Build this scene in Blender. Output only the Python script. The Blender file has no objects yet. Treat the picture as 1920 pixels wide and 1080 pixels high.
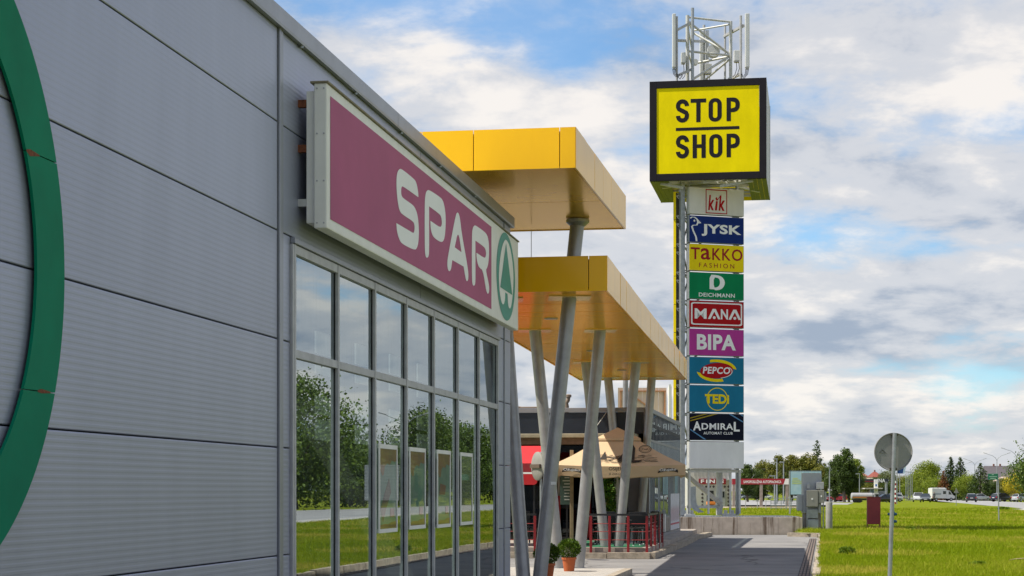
import bpy, bmesh, math, random
import numpy as np
from mathutils import Vector, Matrix
R = math.radians
random.seed(7); rng = np.random.default_rng(7)
scene = bpy.context.scene
COL = scene.collection

# ------------------------------------------------------------------ camera
EYE = 1.6; F = 3456.0; HX = 960.0; HY = 920.0
cam_d = bpy.data.cameras.new('camera'); cam = bpy.data.objects.new('camera', cam_d); COL.objects.link(cam)
cam.location = (0, 0, EYE); cam.rotation_euler = (R(90), 0, 0)
cam_d.sensor_width = 36; cam_d.lens = 36*F/1920; cam_d.shift_y = (HY-540)/1920
cam_d.clip_start = .1; cam_d.clip_end = 12000
scene.camera = cam
# ------------------------------------------------------------------ exposure
scene.view_settings.view_transform = 'Standard'; scene.view_settings.look = 'None'
scene.view_settings.exposure = 0.66; scene.view_settings.gamma = 1
# ------------------------------------------------------------------ sun and sky
SUN_EL = R(57); SUN_AZ = R(-9); SUN_DIR = Vector((-math.cos(SUN_AZ)*math.cos(SUN_EL), math.sin(SUN_AZ)*math.cos(SUN_EL), math.sin(SUN_EL)))
sl = bpy.data.lights.new('sun', 'SUN'); sl.energy = 4.6; sl.angle = R(.6); sl.color = (1, .93, .80)
so = bpy.data.objects.new('sun', sl); COL.objects.link(so); so.location = (-60, 20, 90)
so.rotation_euler = SUN_DIR.to_track_quat('Z', 'Y').to_euler()
world = bpy.data.worlds.new('World'); scene.world = world; world.use_nodes = True
def build_world():
    nt = world.node_tree; N = nt.nodes; L = nt.links; N.clear()
    out = N.new('ShaderNodeOutputWorld'); bg = N.new('ShaderNodeBackground'); bg.inputs['Strength'].default_value = .1
    sky = N.new('ShaderNodeTexSky'); sky.sky_type = 'NISHITA'; sky.sun_disc = False
    sky.sun_elevation = SUN_EL; sky.sun_rotation = math.atan2(SUN_DIR.x, SUN_DIR.y); sky.air_density = 1.0; sky.dust_density = .4; sky.ozone_density = 2.5
    tc = N.new('ShaderNodeTexCoord'); sep = N.new('ShaderNodeSeparateXYZ'); L.new(tc.outputs['Generated'], sep.inputs[0])
    def math_(op, a, b=None, clamp=False):
        m = N.new('ShaderNodeMath'); m.operation = op; m.use_clamp = clamp
        for i, v in enumerate((a, b)):
            if v is None: continue
            if isinstance(v, (int, float)): m.inputs[i].default_value = v
            else: L.new(v, m.inputs[i])
        return m.outputs[0]
    z = math_('ADD', math_('MAXIMUM', sep.outputs['Z'], 0.0), .26)
    cx = math_('DIVIDE', sep.outputs['X'], z); cy = math_('DIVIDE', sep.outputs['Y'], z)
    cmb = N.new('ShaderNodeCombineXYZ'); L.new(cx, cmb.inputs[0]); L.new(cy, cmb.inputs[1])
    def noise(scale, detail, rough, off, dist=0.0):
        mp = N.new('ShaderNodeMapping'); mp.inputs['Location'].default_value = off; L.new(cmb.outputs[0], mp.inputs[0])
        n = N.new('ShaderNodeTexNoise'); n.inputs['Scale'].default_value = scale; n.inputs['Detail'].default_value = detail
        n.inputs['Roughness'].default_value = rough; n.inputs['Distortion'].default_value = dist; L.new(mp.outputs[0], n.inputs['Vector']); return n.outputs['Fac']
    def ramp(v, *stops):
        r = N.new('ShaderNodeValToRGB'); e = r.color_ramp.elements; r.color_ramp.interpolation = 'EASE'
        e[0].position, e[0].color = stops[0]; e[1].position, e[1].color = stops[-1]
        for p, c in stops[1:-1]: k = e.new(p); k.color = c
        L.new(v, r.inputs[0]); return r.outputs[0]
    big = noise(2.3, 2, .5, CL_OFF, .15); med = noise(6.5, 6, .56, (7.7, 1.2, 0), .25); tiny = noise(22, 5, .6, (2.2, 5.5, 0), .1)
    dens = math_('ADD', math_('ADD', math_('MULTIPLY', big, .60), math_('MULTIPLY', med, .30)), math_('MULTIPLY', tiny, .10))
    dens = math_('ADD', dens, math_('MULTIPLY', math_('SUBTRACT', .15, math_('MINIMUM', sep.outputs['Z'], .3)), .50))
    mask = ramp(dens, (.35, (.16,.16,.16,1)), (.49, (1,1,1,1)))
    shade = math_('ADD', math_('ADD', math_('MULTIPLY', noise(3.4, 3, .5, SH_OFF, .2), .50), math_('MULTIPLY', med, .38)), math_('MULTIPLY', tiny, .12))
    ccol = ramp(shade, (.38, CL_DARK), (.50, CL_MID), (.60, CL_LIGHT))
    blue = N.new('ShaderNodeMixRGB'); blue.blend_type = 'MULTIPLY'; blue.inputs[0].default_value = 1; L.new(sky.outputs[0], blue.inputs[1]); blue.inputs[2].default_value = SKY_TINT
    mix = N.new('ShaderNodeMixRGB'); L.new(math_('MULTIPLY', mask, .95), mix.inputs[0]); L.new(blue.outputs[0], mix.inputs[1]); L.new(ccol, mix.inputs[2])
    L.new(mix.outputs[0], bg.inputs[0]); L.new(bg.outputs[0], out.inputs[0])
CL_OFF = (9.43, 4.1, 0); SH_OFF = (1.3, 6.1, 0); CL_DARK = (2.35, 2.75, 3.45, 1); CL_MID = (4.35, 4.42, 4.65, 1); CL_LIGHT = (6.2, 5.85, 5.5, 1); SKY_TINT = (.66, .92, 1.08, 1)
build_world()

# ------------------------------------------------------------------ helpers
def P(px, py, Y): return Vector(((px-HX)/F*Y, Y, EYE+(HY-py)/F*Y))
def px2x(px, Y): return (px-HX)/F*Y
def py2z(py, Y): return EYE+(HY-py)/F*Y
def gz(Y): return 0.0 if Y < 120 else -.002*(min(Y, 700)-120)
TH = R(9.37); T = Vector((math.sin(TH), math.cos(TH))); NV = Vector((math.cos(TH), -math.sin(TH))); W0 = Vector((-4.96, 0))
def bld(s, e, z=0): p = W0+T*s+NV*e; return Vector((p.x, p.y, z))

MATS = {}
def mat(name, rgb, rough=.55, metal=0.0, var=.12, scale=3.0, bump=0.0, bscale=40.0, coat=0.0, spec=.5, detail=5, rgb2=None, trans=0.0, stretch=None, emis=None, coatr=.08, tone=0.0, tint=None):
    if name in MATS: return MATS[name]
    m = bpy.data.materials.new(name); m.use_nodes = True; nt = m.node_tree; N = nt.nodes; L = nt.links
    b = N['Principled BSDF']; b.inputs['Roughness'].default_value = rough; b.inputs['Metallic'].default_value = metal
    b.inputs['Specular IOR Level'].default_value = spec; b.inputs['Coat Weight'].default_value = coat; b.inputs['Coat Roughness'].default_value = coatr
    if tint: b.inputs['Specular Tint'].default_value = (*tint, 1)
    tc = N.new('ShaderNodeTexCoord'); src = tc.outputs['Object']
    if stretch:
        mp = N.new('ShaderNodeMapping'); mp.inputs['Scale'].default_value = stretch; L.new(src, mp.inputs[0]); src = mp.outputs[0]
    n = N.new('ShaderNodeTexNoise'); n.inputs['Scale'].default_value = scale; n.inputs['Detail'].default_value = detail; n.inputs['Roughness'].default_value = .6; L.new(src, n.inputs['Vector'])
    r = N.new('ShaderNodeValToRGB'); r.color_ramp.elements[0].position = .3; r.color_ramp.elements[1].position = .7
    c2 = rgb2 if rgb2 else tuple(min(1, c*(1+var)) for c in rgb); c1 = rgb if rgb2 else tuple(c*(1-var) for c in rgb)
    r.color_ramp.elements[0].color = (*c1, 1); r.color_ramp.elements[1].color = (*c2, 1); L.new(n.outputs['Fac'], r.inputs[0]); L.new(r.outputs[0], b.inputs['Base Color'])
    if tone:
        oi = N.new('ShaderNodeObjectInfo'); mr = N.new('ShaderNodeMapRange'); mr.inputs['To Min'].default_value = 1-tone; mr.inputs['To Max'].default_value = 1+tone; L.new(oi.outputs['Random'], mr.inputs['Value'])
        vm = N.new('ShaderNodeMixRGB'); vm.blend_type = 'MULTIPLY'; vm.inputs[0].default_value = 1; L.new(r.outputs[0], vm.inputs[1]); L.new(mr.outputs[0], vm.inputs[2]); L.new(vm.outputs[0], b.inputs['Base Color'])
    if bump:
        n2 = N.new('ShaderNodeTexNoise'); n2.inputs['Scale'].default_value = bscale; n2.inputs['Detail'].default_value = 4; L.new(src, n2.inputs['Vector'])
        bp = N.new('ShaderNodeBump'); bp.inputs['Strength'].default_value = bump; bp.inputs['Distance'].default_value = .01; L.new(n2.outputs['Fac'], bp.inputs['Height']); L.new(bp.outputs[0], b.inputs['Normal'])
    if trans:
        tr = N.new('ShaderNodeBsdfTranslucent'); L.new(r.outputs[0], tr.inputs[0]); mx = N.new('ShaderNodeMixShader'); mx.inputs[0].default_value = trans
        o = N['Material Output']; L.new(b.outputs[0], mx.inputs[1]); L.new(tr.outputs[0], mx.inputs[2]); L.new(mx.outputs[0], o.inputs[0])
    if emis: b.inputs['Emission Color'].default_value = (*emis[:3], 1); b.inputs['Emission Strength'].default_value = emis[3]
    MATS[name] = m; return m
def glass_mat(name, tint=(.55, .62, .6), ior=2.0, wav=.0, dirt=.0):
    if name in MATS: return MATS[name]
    m = bpy.data.materials.new(name); m.use_nodes = True; nt = m.node_tree; N = nt.nodes; L = nt.links; N.remove(N['Principled BSDF'])
    o = N['Material Output']; tr = N.new('ShaderNodeBsdfTransparent'); tr.inputs[0].default_value = (*tint, 1)
    gl = N.new('ShaderNodeBsdfGlossy'); gl.inputs['Roughness'].default_value = 0.0; gl.inputs[0].default_value = (.88, .97, 1.0, 1)
    fr = N.new('ShaderNodeFresnel'); fr.inputs[0].default_value = ior
    mx = N.new('ShaderNodeMixShader'); L.new(fr.outputs[0], mx.inputs[0]); L.new(tr.outputs[0], mx.inputs[1]); L.new(gl.outputs[0], mx.inputs[2])
    last = mx
    if wav:
        tc = N.new('ShaderNodeTexCoord'); n = N.new('ShaderNodeTexNoise'); n.inputs['Scale'].default_value = 1.3; n.inputs['Detail'].default_value = 1; L.new(tc.outputs['Object'], n.inputs['Vector'])
        bp = N.new('ShaderNodeBump'); bp.inputs['Strength'].default_value = wav; bp.inputs['Distance'].default_value = .01; L.new(n.outputs['Fac'], bp.inputs['Height']); L.new(bp.outputs[0], gl.inputs['Normal'])
    if dirt:
        tc2 = N.new('ShaderNodeTexCoord'); mp = N.new('ShaderNodeMapping'); mp.inputs['Scale'].default_value = (3, 6, .7); L.new(tc2.outputs['Object'], mp.inputs[0])
        n3 = N.new('ShaderNodeTexNoise'); n3.inputs['Scale'].default_value = 2.5; n3.inputs['Detail'].default_value = 6; L.new(mp.outputs[0], n3.inputs['Vector'])
        r = N.new('ShaderNodeValToRGB'); r.color_ramp.elements[0].position = .5; r.color_ramp.elements[1].position = .8; r.color_ramp.elements[1].color = (dirt, dirt, dirt, 1); L.new(n3.outputs['Fac'], r.inputs[0])
        df = N.new('ShaderNodeBsdfDiffuse'); df.inputs[0].default_value = (.45, .45, .43, 1); m2 = N.new('ShaderNodeMixShader'); L.new(r.outputs[0], m2.inputs[0]); L.new(mx.outputs[0], m2.inputs[1]); L.new(df.outputs[0], m2.inputs[2]); last = m2
    L.new(last.outputs[0], o.inputs[0]); MATS[name] = m; return m

class MB:
    def __init__(s): s.v = []; s.f = []; s.mi = []
    def add(s, vs, fs, mi=0):
        b = len(s.v); s.v += [tuple(v) for v in vs]; s.f += [tuple(b+i for i in f) for f in fs]; s.mi += [mi]*len(fs); return s
    def box(s, x0, x1, y0, y1, z0, z1, mi=0):
        return s.add([(x0,y0,z0),(x1,y0,z0),(x1,y1,z0),(x0,y1,z0),(x0,y0,z1),(x1,y0,z1),(x1,y1,z1),(x0,y1,z1)],
                     [(0,3,2,1),(4,5,6,7),(0,1,5,4),(1,2,6,5),(2,3,7,6),(3,0,4,7)], mi)
    def cbox(s, c, d, mi=0): return s.box(c[0]-d[0]/2, c[0]+d[0]/2, c[1]-d[1]/2, c[1]+d[1]/2, c[2]-d[2]/2, c[2]+d[2]/2, mi)
    def bev(s, x0, x1, y0, y1, z0, z1, b=.01, mi=0):
        bm = bmesh.new(); bmesh.ops.create_cube(bm, size=1)
        for v in bm.verts: v.co = Vector(((x0+x1)/2+v.co.x*(x1-x0), (y0+y1)/2+v.co.y*(y1-y0), (z0+z1)/2+v.co.z*(z1-z0)))
        bmesh.ops.bevel(bm, geom=bm.edges[:], offset=b, segments=2, affect='EDGES', profile=.6); bm.verts.index_update()
        s.add([v.co[:] for v in bm.verts], [[v.index for v in f.verts] for f in bm.faces], mi); bm.free(); return s
    def cyl(s, p0, p1, r0, r1=None, n=12, cap=True, mi=0):
        p0 = Vector(p0); p1 = Vector(p1); r1 = r0 if r1 is None else r1; d = (p1-p0).normalized()
        a = d.orthogonal().normalized(); b = d.cross(a); vs = []
        for p, r in ((p0, r0), (p1, r1)):
            for k in range(n): t = 2*math.pi*k/n; vs.append(p+a*(r*math.cos(t))+b*(r*math.sin(t)))
        fs = [(k, (k+1)%n, n+(k+1)%n, n+k) for k in range(n)]
        if cap: fs += [tuple(range(n-1, -1, -1)), tuple(range(n, 2*n))]
        return s.add(vs, fs, mi)
    def tube(s, pts, r, n=8, mi=0):
        pts = [Vector(p) for p in pts]; rs = r if isinstance(r, (list, tuple)) else [r]*len(pts); vs = []; a = None
        for i, p in enumerate(pts):
            d = (pts[min(i+1, len(pts)-1)]-pts[max(i-1, 0)]).normalized()
            a = d.orthogonal().normalized() if a is None else (a-d*a.dot(d)).normalized(); b = d.cross(a)
            for k in range(n): t = 2*math.pi*k/n; vs.append(p+a*(rs[i]*math.cos(t))+b*(rs[i]*math.sin(t)))
        fs = [(i*n+k, i*n+(k+1)%n, (i+1)*n+(k+1)%n, (i+1)*n+k) for i in range(len(pts)-1) for k in range(n)]
        fs += [tuple(range(n-1, -1, -1)), tuple(range((len(pts)-1)*n, len(pts)*n))]
        return s.add(vs, fs, mi)
    def bar(s, p0, p1, w, h, up=(0,0,1), mi=0):
        p0 = Vector(p0); p1 = Vector(p1); d = (p1-p0).normalized(); up = Vector(up)
        if abs(d.dot(up)) > .98: up = Vector((1,0,0))
        a = d.cross(up).normalized(); b = a.cross(d); vs = []
        for p in (p0, p1):
            for sx, sy in ((-1,-1),(1,-1),(1,1),(-1,1)): vs.append(p+a*(sx*w/2)+b*(sy*h/2))
        return s.add(vs, [(3,2,1,0),(4,5,6,7),(0,1,5,4),(1,2,6,5),(2,3,7,6),(3,0,4,7)], mi)
    def lathe(s, prof, c=(0,0,0), n=20, mi=0):
        vs = [(c[0]+r*math.cos(2*math.pi*k/n), c[1]+r*math.sin(2*math.pi*k/n), c[2]+z) for r, z in prof for k in range(n)]
        fs = [(i*n+k, i*n+(k+1)%n, (i+1)*n+(k+1)%n, (i+1)*n+k) for i in range(len(prof)-1) for k in range(n)]
        if prof[0][0] > 1e-4: fs.append(tuple(range(n-1, -1, -1)))
        if prof[-1][0] > 1e-4: fs.append(tuple(range((len(prof)-1)*n, len(prof)*n)))
        return s.add(vs, fs, mi)
    def poly(s, pts, d, mi=0):
        """pts: planar outline (3D points); d: extrusion vector"""
        n = len(pts); d = Vector(d); pts = [Vector(p) for p in pts]
        return s.add(pts+[p+d for p in pts], [tuple(range(n-1, -1, -1)), tuple(range(n, 2*n))]+[(k, (k+1)%n, n+(k+1)%n, n+k) for k in range(n)], mi)
    def mesh(s, name, mats, smooth=False, fix=False):
        me = bpy.data.meshes.new(name); me.from_pydata(s.v, [], s.f)
        for m in (mats if isinstance(mats, (list, tuple)) else [mats]): me.materials.append(m)
        if any(s.mi): me.polygons.foreach_set('material_index', s.mi)
        if fix:
            bm = bmesh.new(); bm.from_mesh(me); bmesh.ops.recalc_face_normals(bm, faces=bm.faces[:]); bm.to_mesh(me); bm.free()
        if smooth:
            me.shade_smooth()
            try: me.set_sharp_from_angle(angle=R(40))
            except Exception: pass
        me.update(); return me
    def build(s, name, mats, parent=None, loc=(0,0,0), rot=(0,0,0), smooth=False, fix=False):
        return link(name, s.mesh(name, mats, smooth, fix), parent, loc, rot)
def link(name, data, parent=None, loc=(0,0,0), rot=(0,0,0)):
    o = bpy.data.objects.new(name, data); COL.objects.link(o); o.parent = parent; o.location = loc
    o.rotation_euler = (0,0,rot) if isinstance(rot, (int, float)) else rot; return o
def tag(o, label=None, cat=None, group=None, kind=None):
    if label: o['label'] = label
    if cat: o['category'] = cat
    if group: o['group'] = group
    if kind: o['kind'] = kind
    return o
def thing(name, label, cat, loc=(0,0,0), rot=0, group=None):
    return tag(link(name, None, None, loc, rot), label, cat, group)
def copy_tree(o, parent=None):
    c = o.copy(); COL.objects.link(c); c.parent = parent
    for ch in list(o.children): copy_tree(ch, c)
    return c
def tess(outline, holes=()):
    """triangulated flat polygon with holes -> verts (2D), faces"""
    from mathutils.geometry import tessellate_polygon
    loops = [[Vector((p[0], p[1], 0)) for p in outline]]+[[Vector((p[0], p[1], 0)) for p in h] for h in holes]
    flat = [p for l in loops for p in l]; return [(p.x, p.y) for p in flat], [tuple(f) for f in tessellate_polygon(loops)]
def flat2d(mb, outline, holes, M, mi=0):
    vs, fs = tess(outline, holes); return mb.add([M(x, y) for x, y in vs], fs, mi)
_fc = {}
def text_flat(txt, bold=0.0, spacing=1.0, shear=0.0):
    key = (txt, bold, spacing, shear)
    if key not in _fc:
        c = bpy.data.curves.new('lettering', 'FONT'); c.body = txt; c.size = 1; c.offset = bold; c.space_character = spacing; c.shear = shear; c.fill_mode = 'FRONT'; c.resolution_u = 3
        o = bpy.data.objects.new('lettering', c); me = bpy.data.meshes.new_from_object(o)
        vs = [v.co[:2] for v in me.vertices]; fs = [tuple(p.vertices) for p in me.polygons]
        bpy.data.objects.remove(o); bpy.data.curves.remove(c); bpy.data.meshes.remove(me)
        x0 = min(v[0] for v in vs); x1 = max(v[0] for v in vs); y0 = min(v[1] for v in vs); y1 = max(v[1] for v in vs)
        _fc[key] = ([((x-x0)/(x1-x0), (y-y0)/(y1-y0)) for x, y in vs], fs)
    return _fc[key]
def text(mb, txt, M, x0, x1, y0, y1, bold=0.0, spacing=1.0, shear=0.0, mi=0, mirror=False):
    vs, fs = text_flat(txt, bold, spacing, shear)
    return mb.add([M(x0+(x1-x0)*a, y0+(y1-y0)*b) for a, b in vs], fs, mi)
def stroke(pts, w, cap=True):
    """outline polygon of a thick polyline (2D)"""
    n = len(pts); L_ = []; R_ = []
    for i, p in enumerate(pts):
        a = pts[max(i-1, 0)]; b = pts[min(i+1, n-1)]; dx, dy = b[0]-a[0], b[1]-a[1]; l = math.hypot(dx, dy) or 1; nx, ny = -dy/l, dx/l
        L_.append((p[0]+nx*w/2, p[1]+ny*w/2)); R_.append((p[0]-nx*w/2, p[1]-ny*w/2))
    return L_+R_[::-1]
def ell(cx, cy, rx, ry, n=40, a0=0, a1=360): return [(cx+rx*math.cos(R(a0+(a1-a0)*k/n)), cy+ry*math.sin(R(a0+(a1-a0)*k/n))) for k in range(n if a1-a0 >= 360 else n+1)]
def smooth2(pts, it=2):
    for _ in range(it):
        q = []
        for i in range(len(pts)):
            a, b = pts[i], pts[(i+1) % len(pts)]; q += [(a[0]*.75+b[0]*.25, a[1]*.75+b[1]*.25), (a[0]*.25+b[0]*.75, a[1]*.25+b[1]*.75)]
        pts = q
    return pts
# ------------------------------------------------------------------ materials
m_clad = mat('grey_cladding', (.335, .355, .445), .40, .45, .05, 1.6, .10, .7, spec=.5, stretch=(1, 1.2, .25), tone=.05)
m_trim = mat('grey_trim', (.27, .28, .31), .38, .5, .08, 4)
m_joint = mat('dark_gasket', (.012, .012, .014), .8)
m_frame = mat('window_frame_grey', (.40, .40, .41), .45, .2, .15, 6)
m_green = mat('green_sign_enamel', (.0005, .19, .10), .6, 0, .12, 2, spec=.1)
m_rust = mat('rust', (.16, .05, .02), .9, 0, .5, 30)
m_white = mat('white_sign_case', (.74, .73, .68), .5, 0, .07, 3, bump=.03)
m_offw = mat('white_print', (.82, .82, .80), .5, 0, .03, 2)
m_maroon = mat('maroon_print', (.40, .075, .18), .55, 0, .07, 1.1, spec=.2)
m_teal = mat('green_print', (.015, .26, .19), .5, 0, .06, 3)
m_yel = mat('yellow_fascia', (.97, .51, .0005), .42, 0, .05, 1.5, coat=.42, coatr=.10, spec=.15, tone=.05, stretch=(1, 1, .4))
m_gold = mat('gold_soffit', (1.0, .54, .010), .20, .50, .10, 2.2, tone=.07, spec=.12, tint=(1, .62, .12))
m_steel = mat('grey_steel_column', (.32, .32, .325), .38, .4, .14, 5, bump=.05, bscale=120)
m_galv = mat('galvanised_steel', (.33, .35, .37), .45, .55, .18, 8)
m_wsteel = mat('white_painted_steel', (.50, .50, .48), .5, .1, .15, 6)
m_black = mat('black_paint', (.010, .010, .012), .45)
m_dark = mat('dark_interior', (.018, .018, .019), .8)
m_asph = mat('asphalt', (.175, .172, .176), .9, 0, 0, .55, bump=.5, bscale=90, rgb2=(.245, .24, .238), detail=10, spec=.2)
def crack_asphalt(m):
    N = m.node_tree.nodes; L = m.node_tree.links; b = N['Principled BSDF']; tc = N.new('ShaderNodeTexCoord')
    nz = N.new('ShaderNodeTexNoise'); nz.inputs['Scale'].default_value = 1.1; nz.inputs['Detail'].default_value = 5; L.new(tc.outputs['Object'], nz.inputs['Vector'])
    ad = N.new('ShaderNodeMixRGB'); ad.blend_type = 'ADD'; ad.inputs[0].default_value = .9; L.new(tc.outputs['Object'], ad.inputs[1]); L.new(nz.outputs['Color'], ad.inputs[2])
    v = N.new('ShaderNodeTexVoronoi'); v.feature = 'DISTANCE_TO_EDGE'; v.inputs['Scale'].default_value = .16; L.new(ad.outputs[0], v.inputs['Vector'])
    r = N.new('ShaderNodeValToRGB'); r.color_ramp.elements[0].position = .0; r.color_ramp.elements[1].position = .006; r.color_ramp.elements[0].color = (.35, .35, .35, 1); L.new(v.outputs['Distance'], r.inputs[0])
    n2 = N.new('ShaderNodeTexNoise'); n2.inputs['Scale'].default_value = .22; n2.inputs['Detail'].default_value = 6; n2.inputs['Roughness'].default_value = .7; L.new(tc.outputs['Object'], n2.inputs['Vector'])
    r2 = N.new('ShaderNodeValToRGB'); r2.color_ramp.elements[0].position = .35; r2.color_ramp.elements[1].position = .62; r2.color_ramp.elements[0].color = (.72, .72, .74, 1); r2.color_ramp.elements[1].color = (1.1, 1.08, 1.05, 1); L.new(n2.outputs['Fac'], r2.inputs[0])
    src = b.inputs['Base Color'].links[0].from_socket
    for o in (r.outputs[0], r2.outputs[0]): mx = N.new('ShaderNodeMixRGB'); mx.blend_type = 'MULTIPLY'; mx.inputs[0].default_value = 1; L.new(src, mx.inputs[1]); L.new(o, mx.inputs[2]); src = mx.outputs[0]
    L.new(src, b.inputs['Base Color'])
crack_asphalt(m_asph)
m_pave = mat('paving_stone', (.36, .345, .33), .85, 0, .10, 5, bump=.2, bscale=60)
m_kerb = mat('kerb_concrete', (.30, .255, .20), .9, 0, .35, 6, bump=.6, bscale=45)
m_conc = mat('weathered_concrete', (.30, .26, .225), .9, 0, .25, 2.5, bump=.4, bscale=50)
m_red = mat('red_paint', (.25, .010, .014), .4, 0, .1, 6)
m_tan = mat('tan_canvas', (.62, .46, .29), .85, 0, .06, 2.5, bump=.15, bscale=14, trans=.15)
m_ink = mat('dark_ink', (.022, .018, .015), .8)
m_glass = glass_mat('window_glass', (.58, .66, .64), 7.5, .03, .05)
m_glass2 = glass_mat('facade_glass', (.25, .30, .30), 2.6, .01, .03)
# ================================================================== SETTING: ground, road, plaza, lawn, street
def strip(name, rows, m, dz=0.0, kind='structure', label=None, cat=None):
    """rows: list of (Y, x0, x1); z follows gz"""
    mb = MB(); vs = []; fs = []
    for i, (Y, a, b) in enumerate(rows): vs += [(a, Y, gz(Y)+dz), (b, Y, gz(Y)+dz)]
    for i in range(len(rows)-1): fs.append((2*i, 2*i+1, 2*i+3, 2*i+2))
    mb.add(vs, fs); o = mb.build(name, m); return tag(o, label, cat, kind=kind)
m_verge = mat('verge_grass', (.13, .16, .010), .95, 0, .25, .12, bump=.5, bscale=3, detail=12, spec=.03)
m_lawn = mat('lawn_soil_grass', (.10, .135, .005), .95, 0, .3, .8, bump=.8, bscale=25, detail=12, rgb2=(.155, .18, .008), spec=.03)
m_street = mat('far_street_asphalt', (.26, .26, .265), .85, 0, .12, .2, spec=.1)
m_gravel = mat('gravel', (.30, .24, .18), .95, 0, .3, .7, detail=10)
def soil_patches(m):
    N = m.node_tree.nodes; L = m.node_tree.links; b = N['Principled BSDF']; tc = N.new('ShaderNodeTexCoord'); n = N.new('ShaderNodeTexNoise'); n.inputs['Scale'].default_value = .35; n.inputs['Detail'].default_value = 8; n.inputs['Roughness'].default_value = .7; L.new(tc.outputs['Object'], n.inputs['Vector'])
    r = N.new('ShaderNodeValToRGB'); r.color_ramp.elements[0].position = .55; r.color_ramp.elements[1].position = .72; r.color_ramp.elements[1].color = (.8, .8, .8, 1); L.new(n.outputs['Fac'], r.inputs[0])
    mx = N.new('ShaderNodeMixRGB'); L.new(r.outputs[0], mx.inputs[0]); L.new(b.inputs['Base Color'].links[0].from_socket, mx.inputs[1]); mx.inputs[2].default_value = (.17, .13, .055, 1); L.new(mx.outputs[0], b.inputs['Base Color'])
soil_patches(m_lawn)
strip('ground', [(-300, -900, 900), (120, -900, 900), (300, -900, 1200), (700, -2000, 2500), (9000, -9000, 9000)], m_verge, -.22)
def kerb_x(Y): return 5.64+.17*(Y-34.6)
def street_x(Y): return 15.2+.19*Y
strip('driveway_road', [(-20, W0.x-3.4, kerb_x(-20)), (30, -1, kerb_x(30)), (45.8, -1, kerb_x(45.8)), (68.6, 3.0, kerb_x(68.6)), (71.7, 3.5, 11.2)], m_asph, -.12)
strip('street_road', [(Y, street_x(Y), 31+.178*Y) for Y in (-100, 120, 300, 480, 700)], m_street, .004)
strip('street_sidewalk', [(Y, street_x(Y)-2.2, street_x(Y)-.1) for Y in (-100, 120, 170)], m_pave, .03)
strip('gravel_yard', [(160, -40, 27.0), (200, -40, 32.5)], m_gravel, .03)
strip('wash_forecourt', [(232, -60, 42), (330, -60, 62), (420, -60, 80)], m_street, .016)
# lawn: gently uneven sheet
def lawn_left(Y): return kerb_x(Y)+.13 if Y < 68.4 else (10.95 if Y < 73 else 5.0)
def lawn_h(X, Y): return .025*math.sin(X*.9+Y*.23)*math.sin(Y*.31)+.03*math.sin(X*.31-Y*.11)+.02
def lawn():
    Ys = list(np.linspace(-18, 68.39, 60))+[68.41]+list(np.linspace(70, 72.99, 4))+[73.01]+list(np.linspace(75, 120, 24))+list(np.linspace(126, 158, 6))+list(np.linspace(165, 300, 14))
    mb = MB(); vs = []; fs = []; n = 34
    for Y in Ys:
        a = lawn_left(Y) if Y <= 158 else .1715*Y; b = street_x(Y)-(2.25 if Y < 171 else .05)
        for k in range(n+1):
            u = (k/n)**1.7; X = a+(b-a)*u; edge = min(1, (X-a)/.6); vs.append((X, Y, gz(Y)+lawn_h(X, Y)*edge))
    for i in range(len(Ys)-1):
        for k in range(n): q = i*(n+1)+k; fs.append((q, q+1, q+n+2, q+n+1))
    mb.add(vs, fs); return tag(mb.build('lawn', m_lawn, smooth=True), kind='structure')
lawn()
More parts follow.
